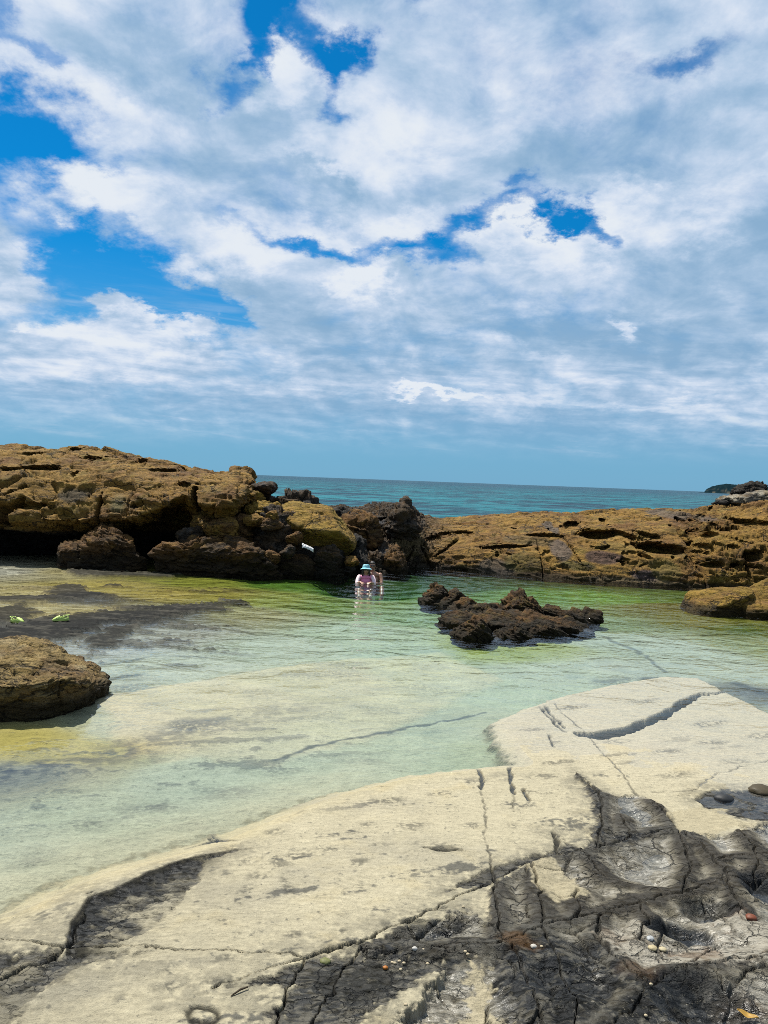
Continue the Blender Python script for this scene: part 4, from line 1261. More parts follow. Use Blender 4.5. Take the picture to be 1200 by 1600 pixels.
V2 = displace(V, N, 27, 0.8, a_big=0.14, a_strata=0.14, a_crack=0.36, a_fine=0.05, cell=0.55)
V3 = displace(V, N, 37, 0.9, a_big=0.06, a_strata=0.10, a_crack=0.09, a_fine=0.07, a_facet=0.08, cell=0.9)
V = V1 * (1 - jag)[:, None] + V2 * jag[:, None]
V = V * (1 - pit_r)[:, None] + V3 * pit_r[:, None]
V = carve(V, N, [(945, 837, 20.0, 0.52, 0.10, 0.7, 0.06), (915, 824, 20.4, 0.3, 0.10, 0.4, 0.3), (965, 818, 20.6, 0.16, 0.08, 0.35, 0.6), (985, 838, 20.0, 0.25, 0.07, 0.4, -0.4), (1035, 857, 19.4, 0.55, 0.12, 0.8, -0.05), (1020, 838, 19.8, 0.3, 0.06, 0.3, -0.2), (1003, 862, 19.3, 0.05, 0.2, 0.25, 0.4), (860, 840, 19.9, 0.5, 0.035, 0.25, 0.03),
                 (1083, 865, 19.2, 0.07, 0.85, 0.5, 0.06), (1090, 820, 20.1, 0.10, 0.16, 0.4, 0.3), (1112, 836, 19.2, 0.30, 0.075, 0.5, 0.0), (1145, 828, 19.4, 0.22, 0.03, 0.3, 0.2), (1105, 855, 18.8, 0.17, 0.06, 0.4, 0.0), (1190, 818, 19.0, 0.35, 0.06, 0.5, 0.03), (1165, 850, 18.6, 0.06, 0.08, 0.3, 0), (1178, 868, 18.4, 0.25, 0.12, 0.5, 0.3),
                 (1115, 882, 18.6, 0.22, 0.06, 0.4, 0.1), (1093, 868, 18.7, 0.12, 0.12, 0.4, 0.2), (1155, 884, 18.3, 0.14, 0.05, 0.35, 0.3), (1172, 890, 18.2, 0.06, 0.2, 0.35, 0.1), (1120, 810, 20.0, 0.14, 0.04, 0.2, 0.5), (1147, 797, 20.5, 0.14, 0.08, 0.3, 0.6),
                 (790, 856, 20.2, 0.65, 0.035, 0.3, 0.10), (690, 842, 20.9, 0.4, 0.06, 0.3, 0.2), (730, 838, 20.9, 0.3, 0.07, 0.3, 0.0), (560, 830, 20.6, 0.35, 0.2, 0.6, 0.1), (590, 812, 21.0, 0.3, 0.1, 0.4, 0.2), (640, 812, 21.2, 0.3, 0.15, 0.5, -0.5), (575, 860, 20.2, 0.3, 0.1, 0.4, 0.0), (667, 872, 20.4, 0.04, 0.3, 0.2, 0.5), (640, 870, 20.4, 0.04, 0.3, 0.2, -0.5),
                 (555, 870, 20.0, 0.12, 0.2, 0.6, 0.2), (612, 836, 20.7, 0.2, 0.06, 0.3, -0.4), (700, 860, 20.5, 0.4, 0.03, 0.2, 0.5), (850, 880, 19.4, 0.02, 0.5, 0.12, 0.0), (905, 868, 19.3, 0.02, 0.5, 0.12, 0.4)])
rgp = np.random.RandomState(5)
PITS = []
for _ in range(70):
    px, py = rgp.uniform(670, 1200), rgp.uniform(800, 885)
    Yp = 18.9 + (880 - py) / 80 * 2.2
    PITS.append((px, py, Yp, rgp.uniform(.03, .16), rgp.uniform(.015, .045), rgp.uniform(.08, .25), rgp.uniform(-.3, .5)))
V = carve(V, N, PITS)
colr = rock_color(V, 'ochre', 17, 1.2, 0.16)
cold = rock_color(V, 'dark', 27, 0.7, 0.2)
nn = fbm(V * 1.8, 5, 919)
col = lerp(colr, cold, np.clip(jag * 1.1 + 0.35 * nn * sstep(840, 640, pxv), 0, 1))
for px, py, Y, a, b_, cl, k in [(775, 886, 19.9, .55, .22, (.085, .07, .055), .8), (880, 862, 19.6, .26, .26, (.12, .095, .085), .8), (870, 822, 20.6, .16, .25, (.10, .095, .095), .7), (945, 872, 19.4, .48, .18, (.085, .05, .045), .85), (1005, 897, 19.0, .42, .15, (.10, .075, .08), .85), (905, 885, 19.3, .42, .14, (.06, .065, .018), .7), (815, 880, 19.7, .5, .25, (.10, .09, .018), .6), (640, 850, 20.5, .45, .45, (.13, .095, .04), .8),
                                (1035, 888, 19.0, .42, .3, (.16, .125, .03), .7), (1060, 805, 21.5, .6, .12, (.10, .095, .09), .6), (575, 815, 21, .6, .2, (.045, .05, .06), .8), (600, 866, 20.3, .35, .15, (.16, .16, .165), .6), (570, 875, 20.0, .22, .2, (.20, .21, .22), .6), (720, 800, 23, 1.0, .1, (.19, .13, .03), .5), (830, 848, 19.9, .7, .12, (.12, .10, .05), .5), (960, 855, 19.7, .5, .12, (.21, .15, .04), .5), (980, 905, 19.0, 1.6, .05, (.25, .19, .10), .35)]:
    c = at_y(px, py, Y)
    dd = np.hypot((V[:, 0] - c[0]) / a, (V[:, 2] - c[2]) / b_) + 9 * (np.abs(V[:, 1] - c[1]) > 1.5)
    col = lerp(col, 0.62 * np.array(cl) * (1 + 0.3 * nn)[:, None], sstep(1.05, 0.75, dd + 0.45 * nn) * k)
ro = mesh_np("rock_outcrop", V, Fg, M_ROCK, None, {'alb': col.astype(np.float32)})
tag(ro, "low ochre rock ridge closing the pool from behind the bathers to the right", "rock outcrop")


def prock(name, label, box, Y, pal, seed, depth=None, sink=0.25, **kw):
    """a rock whose outline fills the given patch of the view at distance Y"""
    x0, y0, x1, y1 = box
    c0, c1 = at_y(x0, (y0 + y1) / 2, Y), at_y(x1, (y0 + y1) / 2, Y)
    zt, zb = at_y((x0 + x1) / 2, y0, Y)[2], at_y((x0 + x1) / 2, y1, Y)[2]
    rx = abs(c1[0] - c0[0]) / 2
    if sink > 0.08:                                      # stands in water or on other rock: widest at its foot
        cz = zb + 0.12 * (zt - zb)
        rz = (zt - cz) * 1.04
    else:
        cz = (zt + zb - sink) / 2
        rz = (zt - zb + sink) / 2
    ry = depth or rx * 0.8
    return rock(name, label, ((c0[0] + c1[0]) / 2, Y, cz), (rx, ry, rz), pal, seed, **kw)


FLATT = [((0, -.25, 1), .85)]
LG = "fallen rocks under the left outcrop"
FD = dict(a_strata=.13, a_crack=.12, a_facet=.14, a_fine=.03, tilt=(.25, .1))
UND = [((0, -.95, -.30), .72), ((0.05, -.35, 1), .80)]
prock("fallen_boulder", "broad reddish brown boulder tucked under the overhang at left", (112, 824, 226, 884), 17.75, 'brown', 61, 0.5, planes=UND, group=LG, wetline=0.60, disp=FD)  # high dark band: overhang's shade painted into the fallen rocks' lower parts
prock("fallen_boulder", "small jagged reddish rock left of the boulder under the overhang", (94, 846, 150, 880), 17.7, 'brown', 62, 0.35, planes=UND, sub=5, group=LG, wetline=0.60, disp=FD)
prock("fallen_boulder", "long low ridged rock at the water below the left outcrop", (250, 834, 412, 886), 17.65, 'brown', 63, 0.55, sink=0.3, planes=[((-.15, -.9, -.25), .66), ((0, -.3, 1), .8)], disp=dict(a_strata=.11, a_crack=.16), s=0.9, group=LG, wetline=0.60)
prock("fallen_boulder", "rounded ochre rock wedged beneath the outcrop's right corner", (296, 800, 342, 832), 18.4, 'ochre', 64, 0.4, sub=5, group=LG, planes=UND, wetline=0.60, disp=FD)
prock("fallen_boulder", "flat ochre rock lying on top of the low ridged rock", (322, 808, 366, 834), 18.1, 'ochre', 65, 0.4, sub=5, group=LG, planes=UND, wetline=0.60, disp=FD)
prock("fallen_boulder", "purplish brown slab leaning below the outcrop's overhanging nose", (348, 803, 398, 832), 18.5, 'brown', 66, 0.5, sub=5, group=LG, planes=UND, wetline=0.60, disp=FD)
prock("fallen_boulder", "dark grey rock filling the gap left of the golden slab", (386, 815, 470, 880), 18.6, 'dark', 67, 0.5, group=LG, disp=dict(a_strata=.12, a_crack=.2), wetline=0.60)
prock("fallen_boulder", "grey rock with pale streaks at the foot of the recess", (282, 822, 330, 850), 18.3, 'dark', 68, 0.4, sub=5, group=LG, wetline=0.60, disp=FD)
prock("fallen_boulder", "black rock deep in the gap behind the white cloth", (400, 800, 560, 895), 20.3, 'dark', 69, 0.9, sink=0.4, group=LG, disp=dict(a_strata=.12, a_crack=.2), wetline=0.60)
for i, (bx, Yq, pal, lab) in enumerate([((416, 799, 436, 816), 18.2, 'ochre', "small ochre chunk against the left side of the large golden boulder"), ((408, 813, 438, 830), 18.1, 'brown', "brown chunk below the knobbly golden ledge"), ((450, 832, 473, 851), 18.0, 'brown', "small brown chunk up and left of the white cloth"),
                                        ((410, 864, 434, 882), 17.6, 'brown', "reddish chunk at the water right of the low ridged rock"), ((538, 868, 560, 884), 18.3, 'ochre', "small ochre brown rock at the water just left of the bathers"), ((384, 803, 412, 822), 18.2, 'ochre', "ochre block under the dark crest rocks"), ((440, 852, 462, 868), 17.8, 'dark', "grey block left of the white cloth")]):
    prock("fallen_boulder", lab, bx, Yq, pal, 140 + i, 0.2, sub=5, sink=0.02, group=LG, wetline=0, disp=dict(a_strata=.10, a_crack=.1, a_facet=.2))
DG = "dark broken rocks on the crest beside the outcrop"
prock("broken_rock", "purplish tilted slab on the crest against the sea", (386, 752, 426, 770), 20.2, 'dark', 71, 0.6, sub=5, sink=0.05, rot=(0, -.15, .2), group=DG, wetline=0)
prock("broken_rock", "dark jagged rock stacked under the tilted crest slab", (384, 764, 434, 800), 20.4, 'dark', 72, 0.6, sub=5, sink=0.3, group=DG, wetline=0, disp=dict(a_strata=.16, a_crack=.3))
prock("broken_rock", "small golden rock set among the dark crest rocks", (388, 769, 412, 788), 19.6, 'gold', 73, 0.25, sub=5, sink=0.05, group=DG, wetline=0)
prock("broken_rock", "black spiky rock at the rear of the crest pile", (378, 747, 404, 772), 20.9, 'charcoal', 74, 0.4, sub=5, sink=0.2, group=DG, wetline=0)
# golden slab
prock("golden_boulder", "large golden slab sloping down to the right beside the bathers", (424, 782, 546, 862), 18.9, 'gold', 81, 0.95, sink=0.05, nplanes=4, k=18, wetline=0, rot=(0, 0.10, 0),
      planes=[((0.05, -.62, .78), .62), ((.80, -.1, .55), .80), ((-.35, -.75, -.55), .72), ((.2, -.75, -.62), .78), ((0, 0, 1), .86)], disp=dict(a_big=.05, a_strata=.035, a_crack=.035, a_fine=.02, a_facet=.04), warp=0.06)
prock("golden_boulder", "knobbly golden ledge joined at the left of the large golden slab", (382, 784, 456, 832), 19.0, 'gold', 82, 0.6, sink=0.02, wetline=0, planes=[((0, -.5, .85), .7), ((0, -.8, -.6), .6)], disp=dict(a_crack=.14, a_strata=.09))
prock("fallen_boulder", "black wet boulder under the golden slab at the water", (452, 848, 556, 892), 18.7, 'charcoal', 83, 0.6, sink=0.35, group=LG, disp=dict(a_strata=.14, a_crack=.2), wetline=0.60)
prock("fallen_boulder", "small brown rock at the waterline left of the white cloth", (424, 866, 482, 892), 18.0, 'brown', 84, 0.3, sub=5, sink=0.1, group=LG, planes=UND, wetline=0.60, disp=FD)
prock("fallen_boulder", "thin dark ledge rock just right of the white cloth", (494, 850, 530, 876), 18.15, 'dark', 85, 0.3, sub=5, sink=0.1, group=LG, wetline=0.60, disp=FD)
JG = "jumbled dark rocks behind the bathers"
for i, (bx, Y, pal, lab) in enumerate([((540, 840, 580, 885), 19.7, 'charcoal', "black upright rock at the water left of the bathers"), ((560, 862, 604, 892), 19.6, 'dark', "grey worn rock at the waterline directly behind the bathers"), ((596, 850, 634, 890), 19.9, 'brown', "mottled brown grey rock right of the bathers' heads"),
                                       ((540, 800, 600, 838), 20.9, 'brown', "dark layered rock above the bathers"), ((604, 788, 656, 826), 21.4, 'dark', "craggy dark knob standing against the sea"), ((520, 790, 566, 822), 21.2, 'charcoal', "dark slate rock right of the golden slab's top")]):
    prock("broken_rock", lab, bx, Y, pal, 90 + i, 0.55, sub=5, sink=0.3, group=JG, disp=dict(a_strata=.16, a_crack=.28, a_fine=.05))

# ---- rock island in the pool
IG = "low dark rocks standing in the pool"
ID_ = dict(a_strata=.15, a_crack=.09, a_fine=.022, a_big=.07, a_facet=.12, cell=0.9, tilt=(0.45, 0.3))
LIT = [((-.55, -.25, .80), .62), ((.10, -.97, .05), .66), ((.75, -.1, .65), .75)]
IK = dict(disp=ID_, group=IG, nplanes=7, k=20, warp=0.10)
prock("pool_rock", "separate craggy rock at the left end of the pool rocks", (656, 913, 712, 942), 14.7, 'island', 101, 0.36, sink=0.8, planes=LIT, s=0.42, **IK)
prock("pool_rock", "small dark lump joined to the right of the left end rock", (690, 921, 733, 945), 14.4, 'island', 109, 0.26, sub=5, sink=0.8, planes=LIT, s=0.36, **IK)
prock("pool_rock", "peaked dark ridge forming the top of the pool rocks", (772, 927, 862, 970), 13.3, 'island', 102, 0.42, sink=0.6, s=0.5, planes=[((-.75, -.2, .62), .62), ((.1, -.97, .1), .66), ((.75, 0, .66), .72)], **IK)
prock("pool_rock", "sloping slab left of the peaked ridge of the pool rocks", (714, 944, 806, 970), 13.2, 'island', 110, 0.40, sink=0.6, s=0.45, planes=LIT, **IK)
prock("pool_rock", "low flat tail at the right end of the pool rocks", (842, 950, 926, 968), 13.3, 'island', 103, 0.38, sink=0.55, s=0.45, planes=[((.2, -.3, .93), .7), ((.1, -.97, .05), .7)], **IK)
prock("pool_rock", "dark rounded rock at the front left of the pool rocks", (710, 965, 772, 1001), 11.4, 'island', 104, 0.28, sink=0.55, s=0.36, planes=LIT, **IK)
prock("pool_rock", "squat black rock at the front centre of the pool rocks", (770, 979, 834, 998), 11.6, 'island', 105, 0.24, sink=0.5, s=0.32, planes=LIT, **IK)
prock("pool_rock", "thin ledge at the front right of the pool rocks", (820, 972, 884, 990), 12.0, 'island', 106, 0.28, sink=0.5, s=0.32, planes=LIT, **IK)
prock("pool_rock", "weedy low shelf between the pool rocks", (716, 958, 900, 984), 12.4, 'island', 107, 0.42, sink=0.5, s=0.40, planes=[((0, -.2, 1), .6)], **IK)
prock("pool_rock", "small knob joining the left rock to the ridge", (702, 936, 752, 960), 13.9, 'island', 108, 0.3, sub=5, sink=0.5, s=0.36, planes=LIT, **IK)

# ---- big boulder at the left edge
prock("boulder", "large flat topped brown boulder in the shallows at the left edge", (-200, 1006, 150, 1128), 7.45, 'mossy', 111, 0.72, sink=0.03, sub=7, nplanes=4, k=20, s=0.55, warp=0.08,
      planes=[((-.02, -.42, .90), .66), ((.12, -.97, -.22), .74), ((.97, -.15, -.2), .90), ((.75, .2, .62), .84), ((-.4, -.2, .9), .8), ((.62, -.76, -.15), .84), ((0, 0, -1), .95)], disp=dict(a_big=.05, a_strata=.06, a_crack=.06, a_fine=.030, a_facet=.07))

# ---- boulders at the right edge
prock("boulder", "ochre wedge boulder lying at the foot of the right ridge", (1080, 913, 1166, 958), 14.9, 'sunny', 121, 0.55, sink=0.25, planes=[((-.35, -.35, .9), .62), ((.15, -.95, -.15), .72)], disp=dict(a_crack=.04, a_strata=.04, a_big=.05, a_fine=.018, a_facet=.05), nplanes=5, k=18, warp=0.06)
prock("boulder", "orange brown boulder with black undercut at the right edge", (1138, 902, 1290, 966), 14.75, 'sunny', 122, 0.7, sink=0.2, planes=[((-.30, -.45, .85), .60), ((-.1, -.9, -.42), .62), ((.3, -.2, .9), .75)], disp=dict(a_crack=.04, a_strata=.04, a_big=.05, a_fine=.018, a_facet=.05), nplanes=5, k=18, warp=0.06)
TG = "loose slabs on top of the right ridge"
prock("loose_rock", "pale flat slab lying on the right ridge top", (1126, 769, 1200, 790), 22.3, 'pale', 131, 0.7, sink=0.05, sub=5, wetline=0, rot=(0, -.12, 0), group=TG, disp=dict(a_strata=.12))
prock("loose_rock", "dark splintered rock on the pale slab of the right ridge", (1143, 756, 1188, 776), 22.4, 'charcoal', 132, 0.4, sink=0.02, sub=5, wetline=0, rot=(0, -.3, .2), group=TG, disp=dict(a_strata=.3, a_crack=.3))
prock("loose_rock", "small brown block at the right end of the pale slab", (1180, 768, 1196, 784), 22.0, 'brown', 133, 0.2, sink=0.02, sub=5, wetline=0, group=TG)
prock("loose_rock", "small dark slab left of the pale slab on the ridge", (1116, 781, 1134, 790), 22.2, 'charcoal', 134, 0.25, sink=0.02, sub=5, wetline=0, group=TG)

# ------------------------------------------------------------------ far headland
DH = 1900.0
nx, nd = 420, 26
pxs = np.linspace(1088, 1420, nx)
prof = np.interp(pxs, [1088, 1097, 1100, 1108, 1118, 1130, 1142, 1155, 1165, 1180, 1200, 1260, 1340, 1420], [0, 0, 5, 9, 11.5, 14, 13.2, 12.6, 11.4, 12.6, 12.2, 15, 16, 14])
Vh, Ch = [], []
base = np.stack([pxs * 0.03, np.zeros(nx), np.zeros(nx)], -1)
for j in range(nd):
    v = j / (nd - 1)
    shape = math.sin(math.pi * min(1.0, v * 1.02)) ** 0.55 if v < 1 else 0.0
    Y = DH + v * 420
    X = (pxs - 600) / F_PX * Y + (v - 0.1) * 10
    hh = prof * shape / F_PX * Y
    q = np.stack([X * 0.035, np.full(nx, Y * 0.012), np.zeros(nx)], -1)
    bump_ = fbm(q * 3.0, 4, 7, ridged=True) * 3.0 + fbm(q, 3, 5) * 3.0
    hh = hh + np.where(prof > 1, bump_ * min(1, v * 6) * (1 if v < 1 else 0) * np.clip(prof / 9, 0, 1) * 0.8, 0)
    Vh.append(np.stack([X, np.full(nx, Y), SEA_Z + np.maximum(hh, -1.0)], -1))
    cl = lerp(np.array([.0035, .010, .014]), np.array([.008, .018, .021]), sstep(-0.3, 0.4, fbm(q * 4, 3, 77)))
    cliff = sstep(0.16, 0.03, np.full(nx, v)) * sstep(0.05, 0.3, fbm(q * 1.5, 3, 78))
    Ch.append(lerp(cl, np.array([.07, .065, .05]), cliff))
Vh = np.concatenate(Vh)
hd = mesh_np("headland", Vh, grid_faces(nd, nx), M_LAND, None, {'alb': np.concatenate(Ch).astype(np.float32)})
tag(hd, "dark wooded headland on the horizon at right", None, None, "structure")

# ------------------------------------------------------------------ people and small things
exec_small = True


def cap_chain(bm, pts, seg=12):
    """tapered rounded limb through (point, radius) pairs, as overlapping balls and cones"""
    for (p, r) in pts:
        bmesh.ops.create_uvsphere(bm, u_segments=seg, v_segments=max(6, seg // 2 + 2), radius=r, matrix=Matrix.Translation(p))
    for (p, r), (q, s_) in zip(pts[:-1], pts[1:]):
        p, q = Vector(p), Vector(q)
        d = q - p
        if d.length < 1e-5:
            continue
        mt = Matrix.Translation((p + q) / 2) @ d.to_track_quat('Z', 'Y').to_matrix().to_4x4()
        bmesh.ops.create_cone(bm, cap_ends=True, segments=seg, radius1=r, radius2=s_, depth=d.length, matrix=mt)


def ball(bm, c, r, rot=None, seg=20):
    mt = Matrix.Translation(c)
    if rot is not None:
        mt = mt @ rot
    mt = mt @ Matrix.Diagonal((r[0], r[1], r[2], 1))
    bmesh.ops.create_uvsphere(bm, u_segments=seg, v_segments=seg // 2 + 2, radius=1.0, matrix=mt)


def fused(name, bm, mat, parent=None, voxel=0.008, smooth=6, colour=None):
    """fuse overlapping shapes into one continuous smooth surface"""
    me = bpy.data.meshes.new(name)
    bm.to_mesh(me)
    bm.free()
    o = bpy.data.objects.new(name, me)
    COL.objects.link(o)
    md = o.modifiers.new("r", 'REMESH')
    md.mode = 'VOXEL'
    md.voxel_size = voxel
    md.use_smooth_shade = True
    if smooth:
        sm = o.modifiers.new("s", 'SMOOTH')
        sm.factor = 0.5
        sm.iterations = smooth
    dg = bpy.context.evaluated_depsgraph_get()
    dg.update()
    me2 = bpy.data.meshes.new_from_object(o.evaluated_get(dg))
    o.modifiers.clear()
    o.data = me2
    me2.name = name
    me2.materials.clear()
    me2.materials.append(mat)
    for p_ in me2.polygons:
        p_.use_smooth = True
    if colour is not None:
        n = len(me2.vertices)
        co = np.zeros(n * 3, np.float32)
        me2.vertices.foreach_get('co', co)
        cl = colour(co.reshape(-1, 3))
        a = me2.attributes.new('alb', 'FLOAT_COLOR', 'POINT')
        c4 = np.ones((n, 4), np.float32)
        c4[:, :3] = cl
        a.data.foreach_set('color', c4.ravel())
    if parent:
        o.parent = parent
    return o


M_SKIN = mat_attr("skin", rough=0.45, bump=0.0008, bscale=120.0, speck=0.05, spec=0.5)
M_HAIR = mat_plain("dark_hair", (0.012, 0.009, 0.008), 0.5, 0.3, 60.0, bump=0.004)
M_PINK = mat_plain("pink_swim_shirt", (0.92, 0.27, 0.50), 0.55, 0.12, 25.0, bump=0.003)
M_WHITE = mat_plain("pale_pink_sleeve", (0.98, 0.74, 0.80), 0.55, 0.10, 25.0, bump=0.003)
M_HAT = mat_attr("blue_hat_cloth", rough=0.8, bump=0.003, bscale=60.0, speck=0.06)
M_GLASS = mat_plain("black_lens", (0.006, 0.006, 0.007), 0.12, 0.0, 5.0, spec=0.6)
M_TRUNK = mat_plain("navy_swim_shorts", (0.02, 0.03, 0.06), 0.7, 0.1, 20.0)
M_CLOG = mat_plain("lime_clog", (0.62, 0.82, 0.20), 0.5, 0.05, 30.0)
M_CLOGD = mat_plain("clog_lining", (0.05, 0.06, 0.03), 0.8, 0.1, 30.0)
M_CLOTH = mat_plain("white_cloth", (0.80, 0.80, 0.80), 0.8, 0.05, 20.0, bump=0.01)


def hand(bm, wrist, dirv, palm_n, side, L=0.17):
    """palm with four unequal curled fingers and a thumb leaving the side"""
    d = Vector(dirv).normalized()
    n = Vector(palm_n).normalized()
    sdv = d.cross(n).normalized() * side
    wv = Vector(wrist)
    pc0 = wv + d * L * 0.26
    rot = Matrix((sdv, d, n)).transposed().to_4x4()
    ball(bm, pc0, (L * 0.22, L * 0.30, L * 0.085), rot, 14)
    for k_, (off, ln) in enumerate([(-0.155, 0.40), (-0.052, 0.47), (0.052, 0.44), (0.15, 0.34)]):
        b0 = wv + d * L * 0.48 + sdv * L * off
        p1 = b0 + (d * 0.95 + n * 0.18) * L * ln * 0.45
        p2 = p1 + (d * 0.8 + n * 0.5) * L * ln * 0.33
        p3 = p2 + (d * 0.6 + n * 0.75) * L * ln * 0.24
        cap_chain(bm, [(b0, .0095), (p1, .0088), (p2, .008), (p3, .0068)], 8)
    t0 = wv + d * L * 0.16 - sdv * L * 0.18
    t1 = t0 + (d * 0.55 - sdv * 0.8 + n * 0.2) * L * 0.22
    t2 = t1 + (d * 0.8 - sdv * 0.45 + n * 0.3) * L * 0.18
    cap_chain(bm, [(t0, .012), (t1, .0105), (t2, .008)], 8)


def head_geo(bm, hc, hw=0.074, hd_=0.092, hh=0.112, yaw=0.0, pitch=0.0):
    """skull, jaw, nose, brow, lips and ears; looks towards -Y before turning"""
    Rh = Matrix.Translation(hc) @ Matrix.Rotation(yaw, 4, 'Z') @ Matrix.Rotation(pitch, 4, 'X')
    T = lambda x, y, z: (Rh @ Vector((x, y, z)))
    r3 = Matrix.Rotation(yaw, 4, 'Z') @ Matrix.Rotation(pitch, 4, 'X')
    ball(bm, T(0, 0.012, 0.022), (hw, hd_, 0.088), r3, 24)
    ball(bm, T(0, -0.018, -0.030), (hw * .82, 0.066, 0.072), r3, 20)
    ball(bm, T(0, -0.052, -0.088), (0.024, 0.022, 0.018), r3, 12)
    cap_chain(bm, [(T(0, -0.078, 0.012), .010), (T(0, -0.096, -0.022), .013)], 10)
    ball(bm, T(0, -0.074, 0.022), (0.048, 0.014, 0.010), r3, 12)
    for sx in (-1, 1):
        ball(bm, T(sx * 0.034, -0.062, -0.022), (0.020, 0.018, 0.018), r3, 10)
        ball(bm, T(sx * hw * 1.0, 0.012, -0.008), (0.010, 0.018, 0.030), r3, 10)
    ball(bm, T(0, -0.081, -0.052), (0.021, 0.009, 0.006), r3, 10)
    ball(bm, T(0, -0.079, -0.062), (0.018, 0.009, 0.006), r3, 10)
    return Rh


def glasses(parent, Rh, nm="sunglasses"):
    bm = bmesh.new()
    for sx in (-1, 1):
        mt = Rh @ Matrix.Translation((sx * 0.033, -0.093, 0.006)) @ Matrix.Rotation(sx * -0.18, 4, 'Z') @ Matrix.Diagonal((0.031, 0.006, 0.022, 1))
        bmesh.ops.create_uvsphere(bm, u_segments=16, v_segments=8, radius=1.0, matrix=mt)
        cap_chain(bm, [(Rh @ Vector((sx * 0.062, -0.086, 0.012)), .004), (Rh @ Vector((sx * 0.079, -0.03, 0.010)), .0035), (Rh @ Vector((sx * 0.080, 0.02, 0.004)), .0035)], 6)
    cap_chain(bm, [(Rh @ Vector((-0.012, -0.098, 0.010)), .0035), (Rh @ Vector((0.012, -0.098, 0.010)), .0035)], 6)
    return from_bm(nm, bm, M_GLASS, parent)


def skin_colour(tone, Rh, beard=False):
    inv = np.array(Rh.inverted())

    def f(P):
        q = P @ inv[:3, :3].T + inv[:3, 3]
        c = 0.6 * np.tile(np.array(tone, np.float32), (len(P), 1)) * (1 + 0.12 * fbm(P * 14, 3, 5))[:, None]
        lips = np.exp(-((q[:, 0] / 0.022) ** 2 + ((q[:, 2] + 0.057) / 0.011) ** 2 + ((q[:, 1] + 0.085) / 0.03) ** 2))
        c = lerp(c, np.array([.30, .08, .07]), np.clip(lips, 0, 1) * 0.8)
        if beard:
            b0 = sstep(-0.030, -0.050, q[:, 2]) * sstep(0.02, -0.03, q[:, 1]) * (q[:, 2] > -0.13)
            c = lerp(c, np.array([.05, .035, .028]), b0 * 0.55)
        return c
    return f


# -- woman in the blue bucket hat, crouching with water to her chest, arms reaching forward
wp = at_z(571, 911.5)
bed_w = ground_z(wp[0], wp[1] + 0.3)
wo = empty("person", (float(wp[0]), float(wp[1]) + 0.25, 0.0), "woman in pink swim top, blue bucket hat and sunglasses, chest deep in the pool", "person", "bathers in the pool")
bm = bmesh.new()
hc = Vector((0.0, 0.0, 0.305))
RhW = head_geo(bm, hc, yaw=0.05, pitch=-0.06)
fz = bed_w + 0.03
cap_chain(bm, [((0, 0.03, 0.235), .050), ((0, 0.05, 0.16), .052)], 14)
ball(bm, (0, 0.07, 0.10), (.165, .09, .085))
ball(bm, (0, 0.08, -0.03), (.150, .105, .150))
ball(bm, (0, 0.11, -0.20), (.130, .10, .140))
ball(bm, (0, 0.13, -0.33), (.160, .125, .115))
for sx in (-1, 1):
    sh = (sx * .175, .065, .105)
    el_ = (sx * .215, -.12, -.035)
    wr = (sx * .115, -.30, .008)
    cap_chain(bm, [(sh, .050), ((sx * .20, -.02, .04), .043), (el_, .036), ((sx * .17, -.21, -.015), .034), (wr, .024)], 12)
    hand(bm, wr, (-sx * .35, -.93, -.08), (0, 0, -1), sx)
    kn = (sx * .15, -.30, -.20)
    ft = (sx * .13, -.68, fz + .05)
    cap_chain(bm, [((sx * .09, .11, -.34), .080), ((sx * .12, -.10, -.27), .070), (kn, .055), ((sx * .14, -.50, (kn[2] + ft[2]) / 2 + .01), .050), (ft, .036), ((sx * .14, -.74, fz + .14), .026)], 12)
fused("body", bm, M_SKIN, wo, 0.0075, 5, skin_colour((.50, .29, .20), RhW))
bm = bmesh.new()                                         # the pink top
ball(bm, (0, 0.07, 0.10), (.172, .098, .080))
ball(bm, (0, 0.078, -0.03), (.160, .117, .155))
ball(bm, (0, 0.11, -0.24), (.140, .11, .155))
fused("swim_top", bm, M_PINK, wo, 0.008, 4)
for sx in (-1, 1):
    bm = bmesh.new()
    cap_chain(bm, [((sx * .165, .065, .105), .060), ((sx * .20, -.02, .04), .052), ((sx * .215, -.12, -.035), .045), ((sx * .185, -.18, -.022), .042)], 14)
    fused("sleeve", bm, M_WHITE, wo, 0.008, 3)
bm = bmesh.new()                                         # long dark hair down to the shoulders
RX = RhW
tv_ = lambda x, y, z: tuple(RX @ Vector((x, y, z)))
ball(bm, tv_(0, .022, .030), (.086, .098, .092))
for sx in (-1, 1):
    cap_chain(bm, [(tv_(sx * .070, -.010, .03), .034), (tv_(sx * .082, -.010, -.05), .034), (tv_(sx * .090, .0, -.12), .030), (tv_(sx * .085, .02, -.165), .018)], 12)
cap_chain(bm, [(tv_(0, .07, .0), .075), (tv_(0, .08, -.12), .065)], 14)
fused("hair", bm, M_HAIR, wo, 0.009, 3)
glasses(wo, RhW)
wo.scale = (0.90, 0.84, 0.84)
wo.location.z = 0.015


